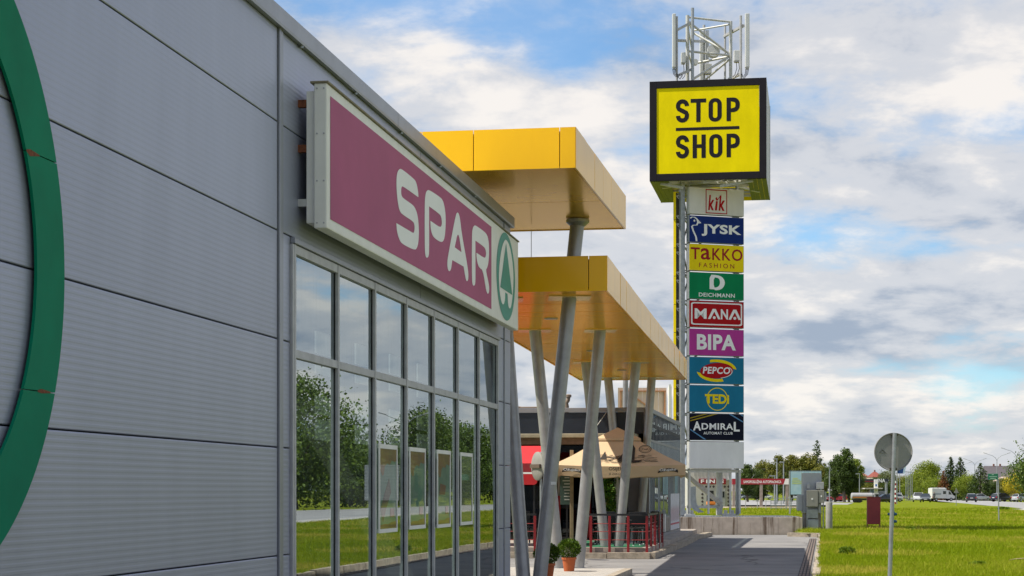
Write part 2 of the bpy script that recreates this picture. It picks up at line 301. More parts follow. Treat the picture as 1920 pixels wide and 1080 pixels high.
# grass blades on the lawn
def grass_blades():
    zones = [(30, 45, 2800, .09, .012), (45, 70, 1250, .105, .016), (70, 120, 300, .12, .026), (120, 170, 70, .16, .05)]
    V = []; C = []
    for y0, y1, den, h, w in zones:
        for (f0, f1, dd) in ((0, .30, 1.0), (.30, .62, .10)):
            A = (y1-y0)*((f1*y1-f0*y0)+0)*.55; n = int(den*dd*max(A, 1)*.5)
            Y = rng.uniform(y0, y1, n*3)
            left = np.where(Y < 68.4, 5.64+.17*(Y-34.6)+.10+.06*np.sin(Y*3.1)*np.sin(Y*1.7), np.where(Y < 73, 11.0, 6.5))
            right = np.minimum(15.2+.19*Y-2.4, f1*Y+2)
            lo = np.maximum(left, f0*Y-.5); X = lo+(right-lo)*rng.random(n*3); bare = (np.sin(X*2.3+Y*.9)+np.sin(Y*1.9-X*1.1+1)+np.sin(X*.7+Y*.31)+.8*rng.normal(size=n*3)) > 2.3; ok = (right > lo) & ~bare; Y = Y[ok]; X = X[ok]
            wgt = ((right-lo)[ok]); keep = rng.random(len(Y)) < np.clip(wgt/wgt.max(), 0, 1); X = X[keep]; Y = Y[keep]; k = min(n, len(X)); X = X[:k]; Y = Y[:k]
            pat = .5+.5*np.sin(X*1.7+np.sin(Y*.8)*2)*np.sin(Y*.9+X*.4); hh = h*(.45+.6*rng.random(k)+.5*pat*rng.random(k)+(rng.random(k) > .975)*.9); ww = w*(.6+.8*rng.random(k))
            a = rng.random(k)*6.283; t = rng.random(k)*6.283; lean = hh*(.2+.8*rng.random(k))
            Z = np.where(Y < 120, 0, -.002*(Y-120))+.025*np.sin(X*.9+Y*.23)*np.sin(Y*.31)+.03*np.sin(X*.31-Y*.11)+.012
            p0 = np.stack([X-np.cos(a)*ww/2, Y-np.sin(a)*ww/2, Z], 1); p1 = np.stack([X+np.cos(a)*ww/2, Y+np.sin(a)*ww/2, Z], 1)
            p2 = np.stack([X+np.cos(t)*lean, Y+np.sin(t)*lean, Z+hh], 1); V.append(np.stack([p0, p1, p2], 1).reshape(-1, 3)); big = .5+.25*np.sin(X*.53+1.3*np.sin(Y*.21))+.25*np.sin(Y*.37+1.7*np.sin(X*.31)); dry = ((np.sin(X*1.31+Y*.17)+np.sin(Y*.83-X*.6)+np.sin(X*.41+Y*.59+2)) > 1.35)*.6; C.append(np.repeat(np.clip(rng.random(k)*.45+pat*.15+big*.32+dry*rng.random(k), 0, 1), 3))
    V = np.concatenate(V); C = np.concatenate(C); nt = len(V)//3; me = bpy.data.meshes.new('lawn_grass')
    me.vertices.add(len(V)); me.vertices.foreach_set('co', V.ravel().astype(np.float32)); me.loops.add(len(V)); me.loops.foreach_set('vertex_index', np.arange(len(V), dtype=np.int32))
    me.polygons.add(nt); me.polygons.foreach_set('loop_start', np.arange(0, len(V), 3, dtype=np.int32)); me.update()
    at = me.attributes.new('tone', 'FLOAT', 'POINT'); at.data.foreach_set('value', C.astype(np.float32))
    m = bpy.data.materials.new('grass_blade'); m.use_nodes = True; N = m.node_tree.nodes; L = m.node_tree.links; b = N['Principled BSDF']; b.inputs['Roughness'].default_value = .6; b.inputs['Specular IOR Level'].default_value = .12
    a = N.new('ShaderNodeAttribute'); a.attribute_name = 'tone'; r = N.new('ShaderNodeValToRGB'); e = r.color_ramp.elements
    e[0].position = 0; e[0].color = (.13, .20, .003, 1); e[1].position = 1; e[1].color = (.50, .41, .08, 1); k = e.new(.5); k.color = (.235, .305, .003, 1); L.new(a.outputs['Fac'], r.inputs[0]); L.new(r.outputs[0], b.inputs['Base Color'])
    tr = N.new('ShaderNodeBsdfTranslucent'); L.new(r.outputs[0], tr.inputs[0]); mx = N.new('ShaderNodeMixShader'); mx.inputs[0].default_value = .35
    L.new(b.outputs[0], mx.inputs[1]); L.new(tr.outputs[0], mx.inputs[2]); L.new(mx.outputs[0], N['Material Output'].inputs[0]); me.materials.append(m)
    o = link('lawn_grass', me); tag(o, 'bright green uneven grass covering the lawn beside the driveway', 'grass', kind='stuff')
grass_blades()
# kerb stones along the lawn
def kerbs():
    root = tag(link('lawn_kerb', None, None, (0, 0, 0)), 'worn concrete kerb with chipped stones along the lawn edge', 'kerb')
    Y = 6.0; i = 0
    while Y < 68:
        y1 = Y+1.96*.985; a = Vector((kerb_x(Y), Y, 0)); b = Vector((kerb_x(y1), y1, 0)); h = .0+random.uniform(-.015, .015)
        jx = random.uniform(-.018, .018); jy = random.uniform(-.018, .018); mb = MB(); mb.bar(a+Vector((.07+jx, .012, -.07+h)), b+Vector((.07+jy, -.012, -.07+h)), .14+random.uniform(-.015, .015), .18); mb.build('kerb_stone', m_kerb, root); Y = y1; i += 1
    mb = MB(); mb.bar((kerb_x(68)+.05, 68.3, -.06), (10.4, 69.2, -.06), .22, .18); mb.build('kerb_stone', m_kerb, root)
    mb = MB(); mb.bar((kerb_x(67)+.1, 67.4, -.055), (kerb_x(68)+.05, 68.25, -.055), .2, .17); mb.build('kerb_stone', m_kerb, root)
kerbs()
def drain():
    root = tag(link('drain_channel', None, None, (0, 0, 0)), 'rusty slotted steel drain channel along the driveway edge', 'drain')
    m = mat('rusty_grate', (.16, .125, .11), .85, .1, .35, 25)
    Y = 24.0
    while Y < 66:
        y1 = Y+1.0; off = -.27
        for k in range(3):
            mb = MB(); o2 = off+.075*k
            mb.bar((kerb_x(Y)+o2, Y+.01, -.108), (kerb_x(y1)+o2, y1-.02, -.112), .045, .012); mb.build('grate_bar', m, root)
        Y = y1
    mb = MB(); mb.bar((kerb_x(24)-.195, 24, -.119), (kerb_x(66)-.195, 66, -.119), .24, .006); mb.build('drain_bed', m_joint, root)
drain()
# ================================================================== SUPERMARKET
SM = thing('supermarket_building', 'grey ribbed metal supermarket hall with tall glazed shopfront at the left', 'building', (W0.x, W0.y, 0), -TH)
S_WL, S_WR, S_END, PITCH = 17.69, 28.99, 30.3, 1.614
TOPZ = 5.87
def rib_panel(s0, s1, z0, z1, parent, name='cladding_panel', pitch=.0455, depth=.0007, e=0.0):
    """micro-ribbed panel: profile along z extruded along s (local y)"""
    prof = [(e-.04, z0), (e-.004, z0), (e, z0+.006)]; n = max(1, int(round((z1-z0-.012)/pitch))); p = (z1-z0-.012)/n
    for k in range(n):
        zb = z0+.006+k*p; prof += [(e, zb+p*.38), (e+depth, zb+p*.50), (e+depth, zb+p*.86), (e, zb+p)]
    prof += [(e-.004, z1), (e-.04, z1)]
    mb = MB(); m = len(prof); mb.add([(a, s0, z) for a, z in prof]+[(a, s1, z) for a, z in prof], [(k, k+1, m+k+1, m+k) for k in range(m-1)]+[tuple(range(m)), tuple(range(2*m-1, m-1, -1))])
    return mb.build(name, m_clad, parent, fix=True)
G = .012
edges = [-6, 1.0, 8.2, 17.2]
for a, b in zip(edges[:-1], edges[1:]):
    for k in range(6): rib_panel(a+G, b-G, max(0, k)+G/2, (k+1 if k < 5 else TOPZ)-G/2, SM)
for k in range(6):   # strip left of the windows, above them, and right of them
    z0, z1 = k+G/2, (k+1 if k < 5 else TOPZ)-G/2
    if k < 4: rib_panel(17.33, 17.60, z0, z1, SM); rib_panel(29.08, 29.64, z0, z1, SM)
    else:
        rib_panel(17.33, 23.4, z0, z1, SM); rib_panel(23.42, 29.64, z0, z1, SM)
    rib_panel(29.70, S_END-.01, z0, z1, SM)
mb = MB(); mb.box(-.30, -.045, -6, 17.62, 0, TOPZ); mb.box(-.30, -.045, 17.62, 29.06, 4.0, TOPZ); mb.box(-.30, -.045, 29.06, S_END, 0, TOPZ); mb.build('wall_core', m_joint, SM)
mb = MB(); mb.bev(-.02, .022, 17.21, 17.325, 0, TOPZ, .008); mb.build('cover_strip', m_trim, SM)
mb = MB(); mb.bev(-.02, .018, 29.65, 29.695, 0, TOPZ, .006); mb.build('cover_strip', m_trim, SM)
# side and back walls, roof
mb = MB(); mb.box(-30, -.30, S_END-.2, S_END, 0, TOPZ); mb.build('end_wall', m_clad, SM)
mb = MB(); mb.box(-30, -.30, -6, -5.8, 0, TOPZ); mb.box(-30.2, -30, -6, S_END, 0, TOPZ); mb.build('rear_wall', m_clad, SM)
for x0_, x1_, s0_, s1_ in ((-30, -.31, -5.79, 17.5), (-30, -5.2, 17.5, 29.3), (-1.6, -.31, 17.5, 29.3), (-30, -.31, 29.3, S_END-.21)): mb = MB(); mb.box(x0_, x1_, s0_, s1_, TOPZ-.35, TOPZ-.25); mb.build('roof_deck', m_trim, SM)
mb = MB(); mb.box(-5.2, -1.6, 17.5, 29.3, TOPZ-.30, TOPZ-.28); mb.build('added_rooflight_pane', glass_mat('added_rooflight', (.8, .85, .85), 1.45), SM)  # unseen rooflight and roof opening, added to let daylight into the shop
for a, b in ((-6.05, 6.0), (6.012, 21.9), (21.912, S_END+.06)):
    mb = MB(); mb.add([(-.32, a, 5.90), (.055, a, 5.86), (.06, a, 5.885), (.06, a, 6.03), (-.32, a, 6.05), (-.32, b, 5.90), (.055, b, 5.86), (.06, b, 5.885), (.06, b, 6.03), (-.32, b, 6.05)],
        [(0,1,2,3,4), (9,8,7,6,5), (0,5,6,1), (1,6,7,2), (2,7,8,3), (3,8,9,4), (4,9,5,0)]); mb.build('roof_coping', m_trim, SM, fix=True)
mb = MB(); mb.box(-30.25, -.33, S_END-.3, S_END+.06, 5.88, 6.04); mb.build('roof_coping', m_trim, SM)
for s_ in (17.9, 20.0, 22.2, 24.5, 27.0):
    mb = MB(); mb.cyl((.03, s_, 5.84), (.03, s_, 5.875), .02, .02, 8); mb.build('coping_bolt', m_galv, SM)
# shopfront: mullions, rails, panes
for k in range(8):
    s = S_WL+PITCH*k; mb = MB(); mb.bev(-.06, .032, s-.028, s+.028, .05, 3.93, .004); mb.build('mullion', m_frame, SM)
for k in range(7):
    a = S_WL+PITCH*k+.029; b = a+PITCH-.058
    for z0, z1 in ((.05, .14), (2.86, 2.94), (3.845, 3.93)):
        mb = MB(); mb.bev(-.055, .026, a, b, z0, z1, .004); mb.build('transom', m_frame, SM)
    for z0, z1 in ((.142, 2.858), (2.942, 3.843)):
        mb = MB(); tw = random.uniform(-.0012, .0012); q = random.uniform(-.001, .001)
        mb.add([(-.008-tw, a+.002, z0), (-.008+tw, b-.002, z0), (-.008+tw+q, b-.002, z1), (-.008-tw+q, a+.002, z1)], [(0, 1, 2, 3)]); mb.build('window_pane', m_glass, SM)
        mb = MB(); mb.box(-.02, -.001, b-.008, b-.001, z0, z1); mb.build('glazing_gasket', m_joint, SM)
        mb = MB(); mb.box(-.02, -.001, a+.001, a+.008, z0, z1); mb.build('glazing_gasket', m_joint, SM)
mb = MB(); mb.bev(-.05, .05, 17.62, 29.07, 3.935, 3.99, .006); mb.build('window_head_flashing', m_trim, SM)
mb = MB(); mb.bev(-.05, .03, 17.61, 17.658, .03, 3.93, .006); mb.build('window_jamb', m_frame, SM); mb = MB(); mb.bev(-.05, .02, 29.02, 29.075, .03, 3.93, .006); mb.build('window_jamb', m_frame, SM)
# interior behind the glass
m_redp0 = mat('goods_red', (.30, .03, .02)); m_oran0 = mat('goods_orange', (.5, .22, .03)); m_blue0 = mat('goods_blue', (.05, .12, .3)); m_int = mat('interior_wall', (.16, .16, .16), .9); m_intw = mat('interior_white', (.55, .56, .56), .7)
mb = MB(); mb.box(-6.2, -6.0, 16.5, 30.0, 0, 5.4); mb.box(-6.0, -.31, 16.5, 16.7, 0, 5.4); mb.box(-6.0, -.31, 29.8, 30.0, 0, 5.4); mb.build('interior_wall', m_int, SM)
mb = MB(); mb.box(-6.0, -.31, 16.7, 29.8, -.1, .02); mb.build('interior_floor', m_int, SM)
for s in (19.9, 21.8, 23.7, 25.6, 27.4):
    for z0, z1 in ((3.22, 3.48), (2.98, 3.19), (2.50, 2.72), (2.20, 2.44)):
        mb = MB(); mb.box(-.92, -.9, s, s+.95, z0, z1); mb.build('far_window_standin', m_intw, SM)  # white boards added in place of bright far-side windows seen through the glass
for s in (18.6, 21.0, 23.4, 25.8):
    for z0 in (.25, .7, 1.15, 1.6):
        mb = MB(); mb.box(-3.4, -2.9, s, s+1.9, z0, z0+.04); mb.build('shelf', m_intw, SM)
    for z0 in (.29, .74, 1.19):
        for k in range(5):
            mb = MB(); mb.box(-3.3, -3.0, s+.1+k*.36, s+.1+k*.36+.28, z0, z0+random.uniform(.18, .36)); mb.build('goods', random.choice((m_redp0, m_oran0, m_intw, m_blue0)), SM)
def on_plane(px, py, e):
    a = (px-HX)/F; b = (HY-py)/F; t = (e-4.96*NV.x)/(a*NV.x+NV.y); return ((a*t+4.96)*T.x+t*T.y, EYE+b*t)
# emblem ring on the wall
RING = thing('wall_emblem_ring', 'large dark green ring emblem with rusty joints on the ribbed wall', 'wall emblem', bld(10.18, 0, 3.01), -TH)
RI, RO = 1.62, 2.05; JZ = [.71, -.78]
def cut(z, r, left=False): a = math.degrees(math.asin(z/r)); return 180-a if left else a
CUTS = [(cut(-.78, RI), cut(-.78, RO)), (cut(.71, RI), cut(.71, RO)), (90, 90), (cut(.71, RI, 1), cut(.71, RO, 1)), (cut(-.78, RI, 1), cut(-.78, RO, 1)), (270, 270), (360+cut(-.78, RI), 360+cut(-.78, RO))]
for (i0, o0), (i1, o1) in zip(CUTS[:-1], CUTS[1:]):
    mb = MB(); n = 30; vs = []
    for k in range(n+1):
        ti = R(i0+.12+(i1-i0-.24)*k/n); to = R(o0+.12+(o1-o0-.24)*k/n)
        for r, e, t in ((RI, .022, ti), (RI, .042, ti), (RO, .042, to), (RO, .022, to)): vs.append((e, r*math.cos(t), r*math.sin(t)))
    fs = [(4*k+j_, 4*k+(j_+1)%4, 4*k+4+(j_+1)%4, 4*k+4+j_) for k in range(n) for j_ in range(4)]+[(3,2,1,0), tuple(4*n+j_ for j_ in range(4))]
    mb.add(vs, fs); mb.build('ring_segment', m_green, RING, fix=True)
for z_, flip in ((.71, 1), (-.78, 0)):
    mb = MB(); y0 = math.sqrt(RI*RI-z_*z_); y1 = math.sqrt(RO*RO-z_*z_); q_ = .12 if flip else .55
    mb.add([(.044, y0+(y1-y0)*(q_-.12), z_+.006), (.044, y0+(y1-y0)*q_, z_+.016), (.044, y0+(y1-y0)*(q_+.3), z_+.004), (.044, y0+(y1-y0)*(q_+.3), z_-.004), (.044, y0+(y1-y0)*q_, z_-.028 if flip else z_-.012), (.044, y0+(y1-y0)*(q_-.12), z_-.006)], [(0,1,2,3,4,5)]); mb.build('rust_stain', m_rust, RING)
for t in range(0, 360, 45):
    mb = MB(); c, s_ = math.cos(R(t+5)), math.sin(R(t+5)); mb.cyl((-.0, 1.83*c, 1.83*s_), (.024, 1.83*c, 1.83*s_), .02, .02, 8); mb.build('standoff', m_galv, RING)
# ---- lightbox sign
SG = thing('lightbox_sign', 'long maroon and white lightbox sign with white letters above the shopfront', 'sign', bld(17.82, 0, 4.1), -TH)
SL, SH = 11.42, 1.38
mb = MB(); mb.bev(.175, .30, 0, SL, 0, SH, .012); mb.build('sign_case', m_white, SG)
mb = MB(); mb.bev(.085, .176, .05, SL-.05, .055, SH-.06, .01); mb.build('rear_case', m_white, SG)
mb = MB(); mb.bev(.14, .318, -.012, SL+.012, SH, SH+.02, .004); mb.build('top_flashing', m_rust if False else mat('weathered_flashing', (.22, .19, .12), .8, 0, .3, 8), SG)
for k, (zb, mm) in enumerate(((1.17, m_rust), (.74, m_rust), (.22, m_wsteel))):
    for s in (.06, 3.8, 7.6, 11.2):
        mb = MB(); mb.box(.0, .09, s, s+.06, zb, zb+.07); mb.build('bracket', mm if s < 1 else m_galv, SG)
for z in (.05, .45, .9, 1.33):
    for e in (.205, .272):
        mb = MB(); mb.cyl((e, .001, z), (e, -.006, z), .009, .009, 8); mb.build('rivet', m_frame, SG)
def SP(px, py, e=.303): s, z = on_plane(px, py, e); return (s-17.82, z-4.1)
def ZP(x, y): return SP(730+x/3.176, 300+y/3.176)
def glyph(lst, it=2): return smooth2([ZP(*p) for p in lst], it)
s_m0 = SP(619.5, 400)[0]; s_m1 = SP(921.5, 400)[0]; pts = [SP(619.5, 178), SP(921.5, 419), SP(921.5, 580), SP(619.5, 413)]
mb = MB(); mb.add([(.303, a, b) for a, b in ((pts[0][0], SH-.1), (pts[1][0], SH-.1), (pts[1][0], .1), (pts[0][0], .1))], [(0,3,2,1)]); mb.build('maroon_panel', m_maroon, SG, fix=False)
gS = [(172,222),(170,185),(158,128),(140,108),(75,55),(58,52),(45,75),(40,120),(42,190),(50,260),(60,305),(78,326),(140,365),(148,385),(149,415),(143,436),(132,430),(40,375),(40,377),(44,430),(60,480),(78,502),(150,538),(165,522),(173,480),(175,410),(168,330),(152,284),(132,262),(80,227),(70,210),(68,180),(72,157),(82,158),(170,221)]
gP = [(222,585),(212,570),(209,500),(209,250),(214,200),(222,182),(235,177),(300,220),(318,240),(330,290),(335,350),(332,430),(325,475),(310,493),(265,465),(250,435),(244,400),(243,363),(244,362),(300,402),(310,390),(312,370),(308,340),(298,322),(236,276),(235,277),(236,545),(232,575)]
gA = [(403,310),(393,330),(350,560),(343,610),(346,648),(355,665),(364,655),(368,640),(373,597),(374,596),(440,634),(441,635),(450,690),(456,718),(464,724),(470,704),(468,650),(430,440),(420,350),(412,318)]
hA = [(409,417),(388,519),(388,520),(428,549),(428,548)]
gR = [(503,750),(495,745),(490,715),(490,440),(495,405),(505,388),(517,392),(570,430),(585,455),(592,500),(593,560),(588,620),(580,645),(573,655),(592,740),(594,780),(587,800),(580,790),(573,765),(556,656),(535,642),(525,620),(518,585),(517,553),(518,552),(566,585),(573,575),(575,555),(572,535),(564,518),(512,480),(511,481),(512,720),(509,742)]
mb = MB(); MW = lambda a, b: (.306, a, b)
for g in (gS, gP, gR): flat2d(mb, glyph(g), [], MW)
flat2d(mb, glyph(gA), [glyph(hA)], MW); mb.build('lettering', m_offw, SG)
c = ZP(693, 694); L0 = ZP(638, 660)[0]; R0 = ZP(748, 735)[0]; zt = ZP(688, 430)[1]; zb = ZP(700, 958)[1]; cy0 = (L0+R0)/2
mb = MB(); flat2d(mb, ell(cy0, (zt+zb)/2, (R0-L0)/2, (zt-zb)/2, 56), [], lambda a, b: (.304, a, b))
mb2 = MB(); flat2d(mb2, glyph([(693,470),(715,510),(730,590),(738,680),(736,770),(728,850),(720,884),(712,884),(705,862),(702,800),(702,798),(688,788),(688,790),(687,830),(682,855),(675,862),(665,845),(655,790),(649,700),(655,600),(668,520),(680,485)], 1), [], lambda a, b: (.308, a, b))
mb3 = MB(); flat2d(mb3, [ZP(692, 495), ZP(658, 757), ZP(729, 804)], [], lambda a, b: (.312, a, b))
mb.build('emblem_oval', m_teal, SG); mb2.build('emblem_white', m_offw, SG); mb3.build('emblem_fir', m_teal, SG)
# ---- posters behind the glass
m_aqua = mat('poster_aqua', (.075, .17, .13), .5, 0, .25, 3, coat=1, coatr=.02); m_oran = mat('poster_orange', (.17, .07, .006), .5, 0, .35, 4, coat=1, coatr=.02); m_brown = mat('poster_brown', (.05, .03, .015), .5, 0, .3, 9, coat=1, coatr=.02); m_redp = mat('poster_red', (.13, .025, .01), .5, coat=1, coatr=.02)
for i, (x0, x1, yt, yb, lab) in enumerate(((711, 745, 832, 1000, 'aqua and orange poster with a long sandwich, leftmost of the four'), (768, 798, 838, 993, 'aqua and orange poster with green leaves, second from the left'), (820, 845, 843, 990, 'aqua and orange poster with a red packet, third from the left'), (864, 886, 848, 985, 'plain pale green poster in white frame, rightmost in the window'))):
    a, zt_ = on_plane(x0, yt, .012); b, _ = on_plane(x1, yt, .012); zb_ = on_plane(x0, yb, .012)[1]
    w = b-a; h = zt_-zb_; t = thing('window_poster', lab, 'poster', bld(a, .012, zb_), -TH, 'framed posters on the shop glass')
    mb = MB(); mb.box(-.008, -.004, .02, w-.02, .02, h-.02); mb.build('poster_sheet', m_aqua if i < 3 else mat('poster_green', (.03, .075, .02), .5, 0, .2, 3, coat=1, coatr=.02), t)
    mb = MB()
    for y0, y1, z0, z1 in ((0, .035, 0, h), (w-.035, w, 0, h), (.036, w-.036, 0, .045), (.036, w-.036, h-.05, h)): mb.box(-.010, .004, y0, y1, z0, z1)
    mb.build('poster_frame', m_white, t)
    if i < 3:
        mb = MB(); U = lambda x, y: (-.003, .036+x*(w-.072), .046+y*(h-.097))
        flat2d(mb, [(0,1),(0,.80)]+[(.05,.72),(.15,.66),(.25,.68),(.3,.78),(.45,.82),(.6,.80),(.72,.86),(.9,.84)]+[(1,.86),(1,1)], [], U)
        mb.build('orange_print', m_oran, t); mb = MB(); flat2d(mb, [(0,0),(1,0),(1,.09)]+[(.7,.075),(.5,.055),(.3,.06)]+[(0,.045)], [], U); mb.build('orange_print', m_oran, t)
        mb = MB()
        if i == 0: flat2d(mb, stroke([(.12,.16),(.35,.36),(.62,.55)], .22), [], U)
        elif i == 1: flat2d(mb, ell(.42,.58,.12,.13,20), [], U); flat2d(mb, ell(.66,.42,.16,.10,20), [], U); flat2d(mb, ell(.5,.3,.10,.05,14), [], U)
        else: flat2d(mb, [(.12,.42),(.6,.42),(.66,.55),(.2,.58)], [], U)
        mb.build('food_print', m_brown if i == 0 else (mat('leaf_print', (.03,.12,.06), .6) if i == 1 else m_redp), t)
        mb = MB(); flat2d(mb, [(.62,.14),(.86,.14),(.86,.25),(.62,.25)], [], lambda x, y: (-.002, .036+x*(w-.072), .046+y*(h-.097))); mb.build('packet_print', m_redp, t)
# ================================================================== YELLOW CANOPIES
def canopy(name, label, A, B, C, D, zb, zt, front_cuts, side_n, plank=None, soffit_mat=m_gold):
    """A front-left, B front-right, C back-right, D back-left (world xy)"""
    A, B, C, D = [Vector((p[0], p[1], 0)) for p in (A, B, C, D)]; o = (A+B+C+D)/4
    root = thing(name, label, 'canopy', (o.x, o.y, zb)); A, B, C, D = A-o, B-o, C-o, D-o; h = zt-zb; th = .03
    def quad_panel(p, q, z0, z1, nrm, nm, m, parent=root):
        mb = MB(); mb.poly([p+Vector((0,0,z0)), q+Vector((0,0,z0)), q+Vector((0,0,z1)), p+Vector((0,0,z1))], -nrm*th); return mb.build(nm, m, parent, fix=True)
    def side(p, q, cuts, m=m_yel):
        d = (q-p); l = d.length; d.normalize(); nrm = d.cross(Vector((0,0,1)))
        cs = [0]+list(cuts)+[1]
        for a, b in zip(cs[:-1], cs[1:]):
            j = nrm*random.uniform(-.004, .004); quad_panel(p+d*(l*a+.006)+j, p+d*(l*b-.006)+j, 0, h, nrm, 'fascia_panel', m)
        return nrm
    side(A, B, front_cuts); side(B, C, [k/side_n for k in range(1, side_n)]); side(C, D, [k/3 for k in (1, 2)]); side(D, A, [k/max(2, side_n//2) for k in range(1, max(2, side_n//2))])
    ins = .035
    def ip(u, v): # bilinear, inset
        return (A*(1-u)+B*u)*(1-v)+(D*(1-u)+C*u)*v
    eu = ins/(B-A).length; ev = ins/(C-B).length
    nv, nu = plank if plank else (2, 2)
    for i in range(nv):
        for j in range(nu):
            v0 = ev+(1-2*ev)*i/nv; v1 = ev+(1-2*ev)*(i+1)/nv; u0 = eu+(1-2*eu)*j/nu; u1 = eu+(1-2*eu)*(j+1)/nu; gv = (.012 if not plank or plank[0] < 5 else .007)/(C-B).length; gu = .012/(B-A).length; dz = random.uniform(0, .003)
            mb = MB(); mb.poly([ip(u0+gu, v0+gv)+Vector((0,0,.012+dz)), ip(u1-gu, v0+gv)+Vector((0,0,.012+dz)), ip(u1-gu, v1-gv)+Vector((0,0,.012+dz)), ip(u0+gu, v1-gv)+Vector((0,0,.012+dz))], (0,0,.02)); mb.build('soffit_panel', soffit_mat, root, fix=True)
    mb = MB(); mb.poly([ip(eu, ev)+Vector((0,0,h-.08)), ip(1-eu, ev)+Vector((0,0,h-.08)), ip(1-eu, 1-ev)+Vector((0,0,h-.08)), ip(eu, 1-ev)+Vector((0,0,h-.08))], (0,0,.03)); mb.build('roof_sheet', m_galv, root, fix=True)
    mb = MB(); mb.poly([ip(eu, ev)+Vector((0,0,.05)), ip(1-eu, ev)+Vector((0,0,.05)), ip(1-eu, 1-ev)+Vector((0,0,.05)), ip(eu, 1-ev)+Vector((0,0,.05))], (0,0,.02)); mb.build('backing_sheet', m_joint, root, fix=True)
    return root, o
m_perf = mat('perforated_gold_soffit', (1.0, .60, .05), .20, .5, .10, 3, tone=.07, spec=.3, tint=(1, .62, .12))
def perforate(m):
    N = m.node_tree.nodes; L = m.node_tree.links; b = N['Principled BSDF']; tc = N.new('ShaderNodeTexCoord'); mp = N.new('ShaderNodeMapping'); mp.inputs['Rotation'].default_value = (0, 0, R(45)-TH); mp.inputs['Scale'].default_value = (22, 22, 0); L.new(tc.outputs['Object'], mp.inputs[0])
    v = N.new('ShaderNodeTexVoronoi'); v.inputs['Randomness'].default_value = 0; v.inputs['Scale'].default_value = 1; L.new(mp.outputs[0], v.inputs['Vector'])
    r = N.new('ShaderNodeValToRGB'); r.color_ramp.elements[0].position = .28; r.color_ramp.elements[1].position = .34; r.color_ramp.elements[0].color = (.05, .03, .01, 1); L.new(v.outputs['Distance'], r.inputs[0])
    mx = N.new('ShaderNodeMixRGB'); mx.blend_type = 'MULTIPLY'; mx.inputs[0].default_value = .5; src = b.inputs['Base Color'].links[0].from_socket; L.new(src, mx.inputs[1]); L.new(r.outputs[0], mx.inputs[2]); L.new(mx.outputs[0], b.inputs['Base Color'])
perforate(m_perf)
UZ0, UZ1, LZ0, LZ1 = 6.26, 6.85, 4.90, 5.48
f = lambda s, e: bld(s, e)[:2]
UC, uo = canopy('upper_canopy', 'raised yellow panelled canopy projecting over the supermarket roof end', f(27.2, -5.2), f(27.2, 1.47), f(33.55, 1.55), f(33.55, -5.2), UZ0, UZ1, [.15, .32, .48, .615, .66, .775, .965], 6, (2, 3), m_perf)
LC, lo = canopy('lower_canopy', 'long low yellow canopy on slanted steel columns along the walkway', f(31.06, -1.45), f(31.06, 1.494), f(55.73, 1.10), f(55.73, -2.1), LZ0, LZ1, [.33, .49, .895], 20, (34, 1), m_gold)
def lc_local(px, Y, z): return Vector((px2x(px, Y)-lo.x, Y-lo.y, z-LZ0))
for px, Y in ((1033, 35.4), (1110, 43.5), (1166, 50.5)):
    p = lc_local(px, Y, LZ0); mb = MB(); mb.lathe([(.13, -.006), (.13, .012), (.10, .012)], p+Vector((0,0,0)), 20); d_ = mb.build('downlight', m_galv, LC); mb = MB(); mb.lathe([(.10, .0), (.02, .006)], p, 16); mb.build('diffuser', m_offw, d_)
# ================================================================== SLANTED COLUMNS (pairs)
COLS = [  # base px, top px, depth, z base, z top, label
 (Vector((.20, 31.3, 0)), Vector((-.14, 31.9, LZ0)), 'grey slanted steel column nearest the supermarket corner, leaning left'),
 (Vector((.46, 31.3, 0)), Vector((1.13, 31.7, UZ0)), 'tall grey slanted steel column piercing the low canopy up to the raised canopy'),
 (Vector((.97, 38.1, 0)), Vector((.475, 38.1, LZ0)), 'grey slanted steel column behind the potted shrubs, leaning left'),
 (Vector((1.37, 38.1, 0)), Vector((1.82, 38.1, LZ0)), 'grey slanted steel column beside the large potted shrub, leaning right'),
 (Vector((2.405, 47.6, .15)), Vector((1.90, 47.5, LZ0)), 'grey slanted steel column inside the red railing, leaning left'),
 (Vector((2.75, 47.6, .15)), Vector((3.2, 47.5, LZ0)), 'grey slanted steel column inside the red railing, leaning right'),
 (Vector((3.28, 53.8, .15)), Vector((2.8, 53.8, LZ0)), 'farthest grey slanted column behind the tan umbrella, leaning left'),
 (Vector((3.72, 53.8, .15)), Vector((4.08, 53.8, LZ0)), 'farthest grey slanted column behind the tan umbrella, leaning right')]
for i, (b, t, lab) in enumerate(COLS):
    r = thing('slanted_column', lab, 'column', b, 0, 'slanted canopy columns'); d = t-b
    mb = MB(); mb.cyl((0, 0, .012), d+Vector((0, 0, .012)) if i != 1 else d, .122, .122, 28); sh = mb.build('shaft', m_steel, r, smooth=True)
    mb = MB(); mb.cyl((0, 0, 0), (0, 0, .012), .15, .15, 24); mb.build('base_plate', m_galv, r)
    k = (LZ0-b.z)/d.z; c = d*k
    if i != 1: mb = MB(); mb.box(c.x-.33, c.x+.33, c.y-.33, c.y+.33, c.z-.006, c.z+.010); mb.build('collar_plate', mat('collar_gold', (.80, .62, .30), .25, .6, .1, 3), r)
    else:
        mb = MB(); mb.box(c.x-.36, c.x+.36, c.y-.36, c.y+.36, c.z-.006, c.z+.010); mb.build('collar_plate', MATS.get('collar_gold') or m_gold, r)
        mb = MB(); mb.lathe([(.12, -.12), (.2, -.05), (.2, 0)], d, 20); mb.build('top_flange', m_steel, r)
        mb = MB(); q = d*(1.72/d.z)+Vector((.055, -.118, 0)); mb.box(q.x-.04, q.x+.05, q.y-.006, q.y, q.z-.02, q.z+.03); mb.build('sticker', m_offw, r)
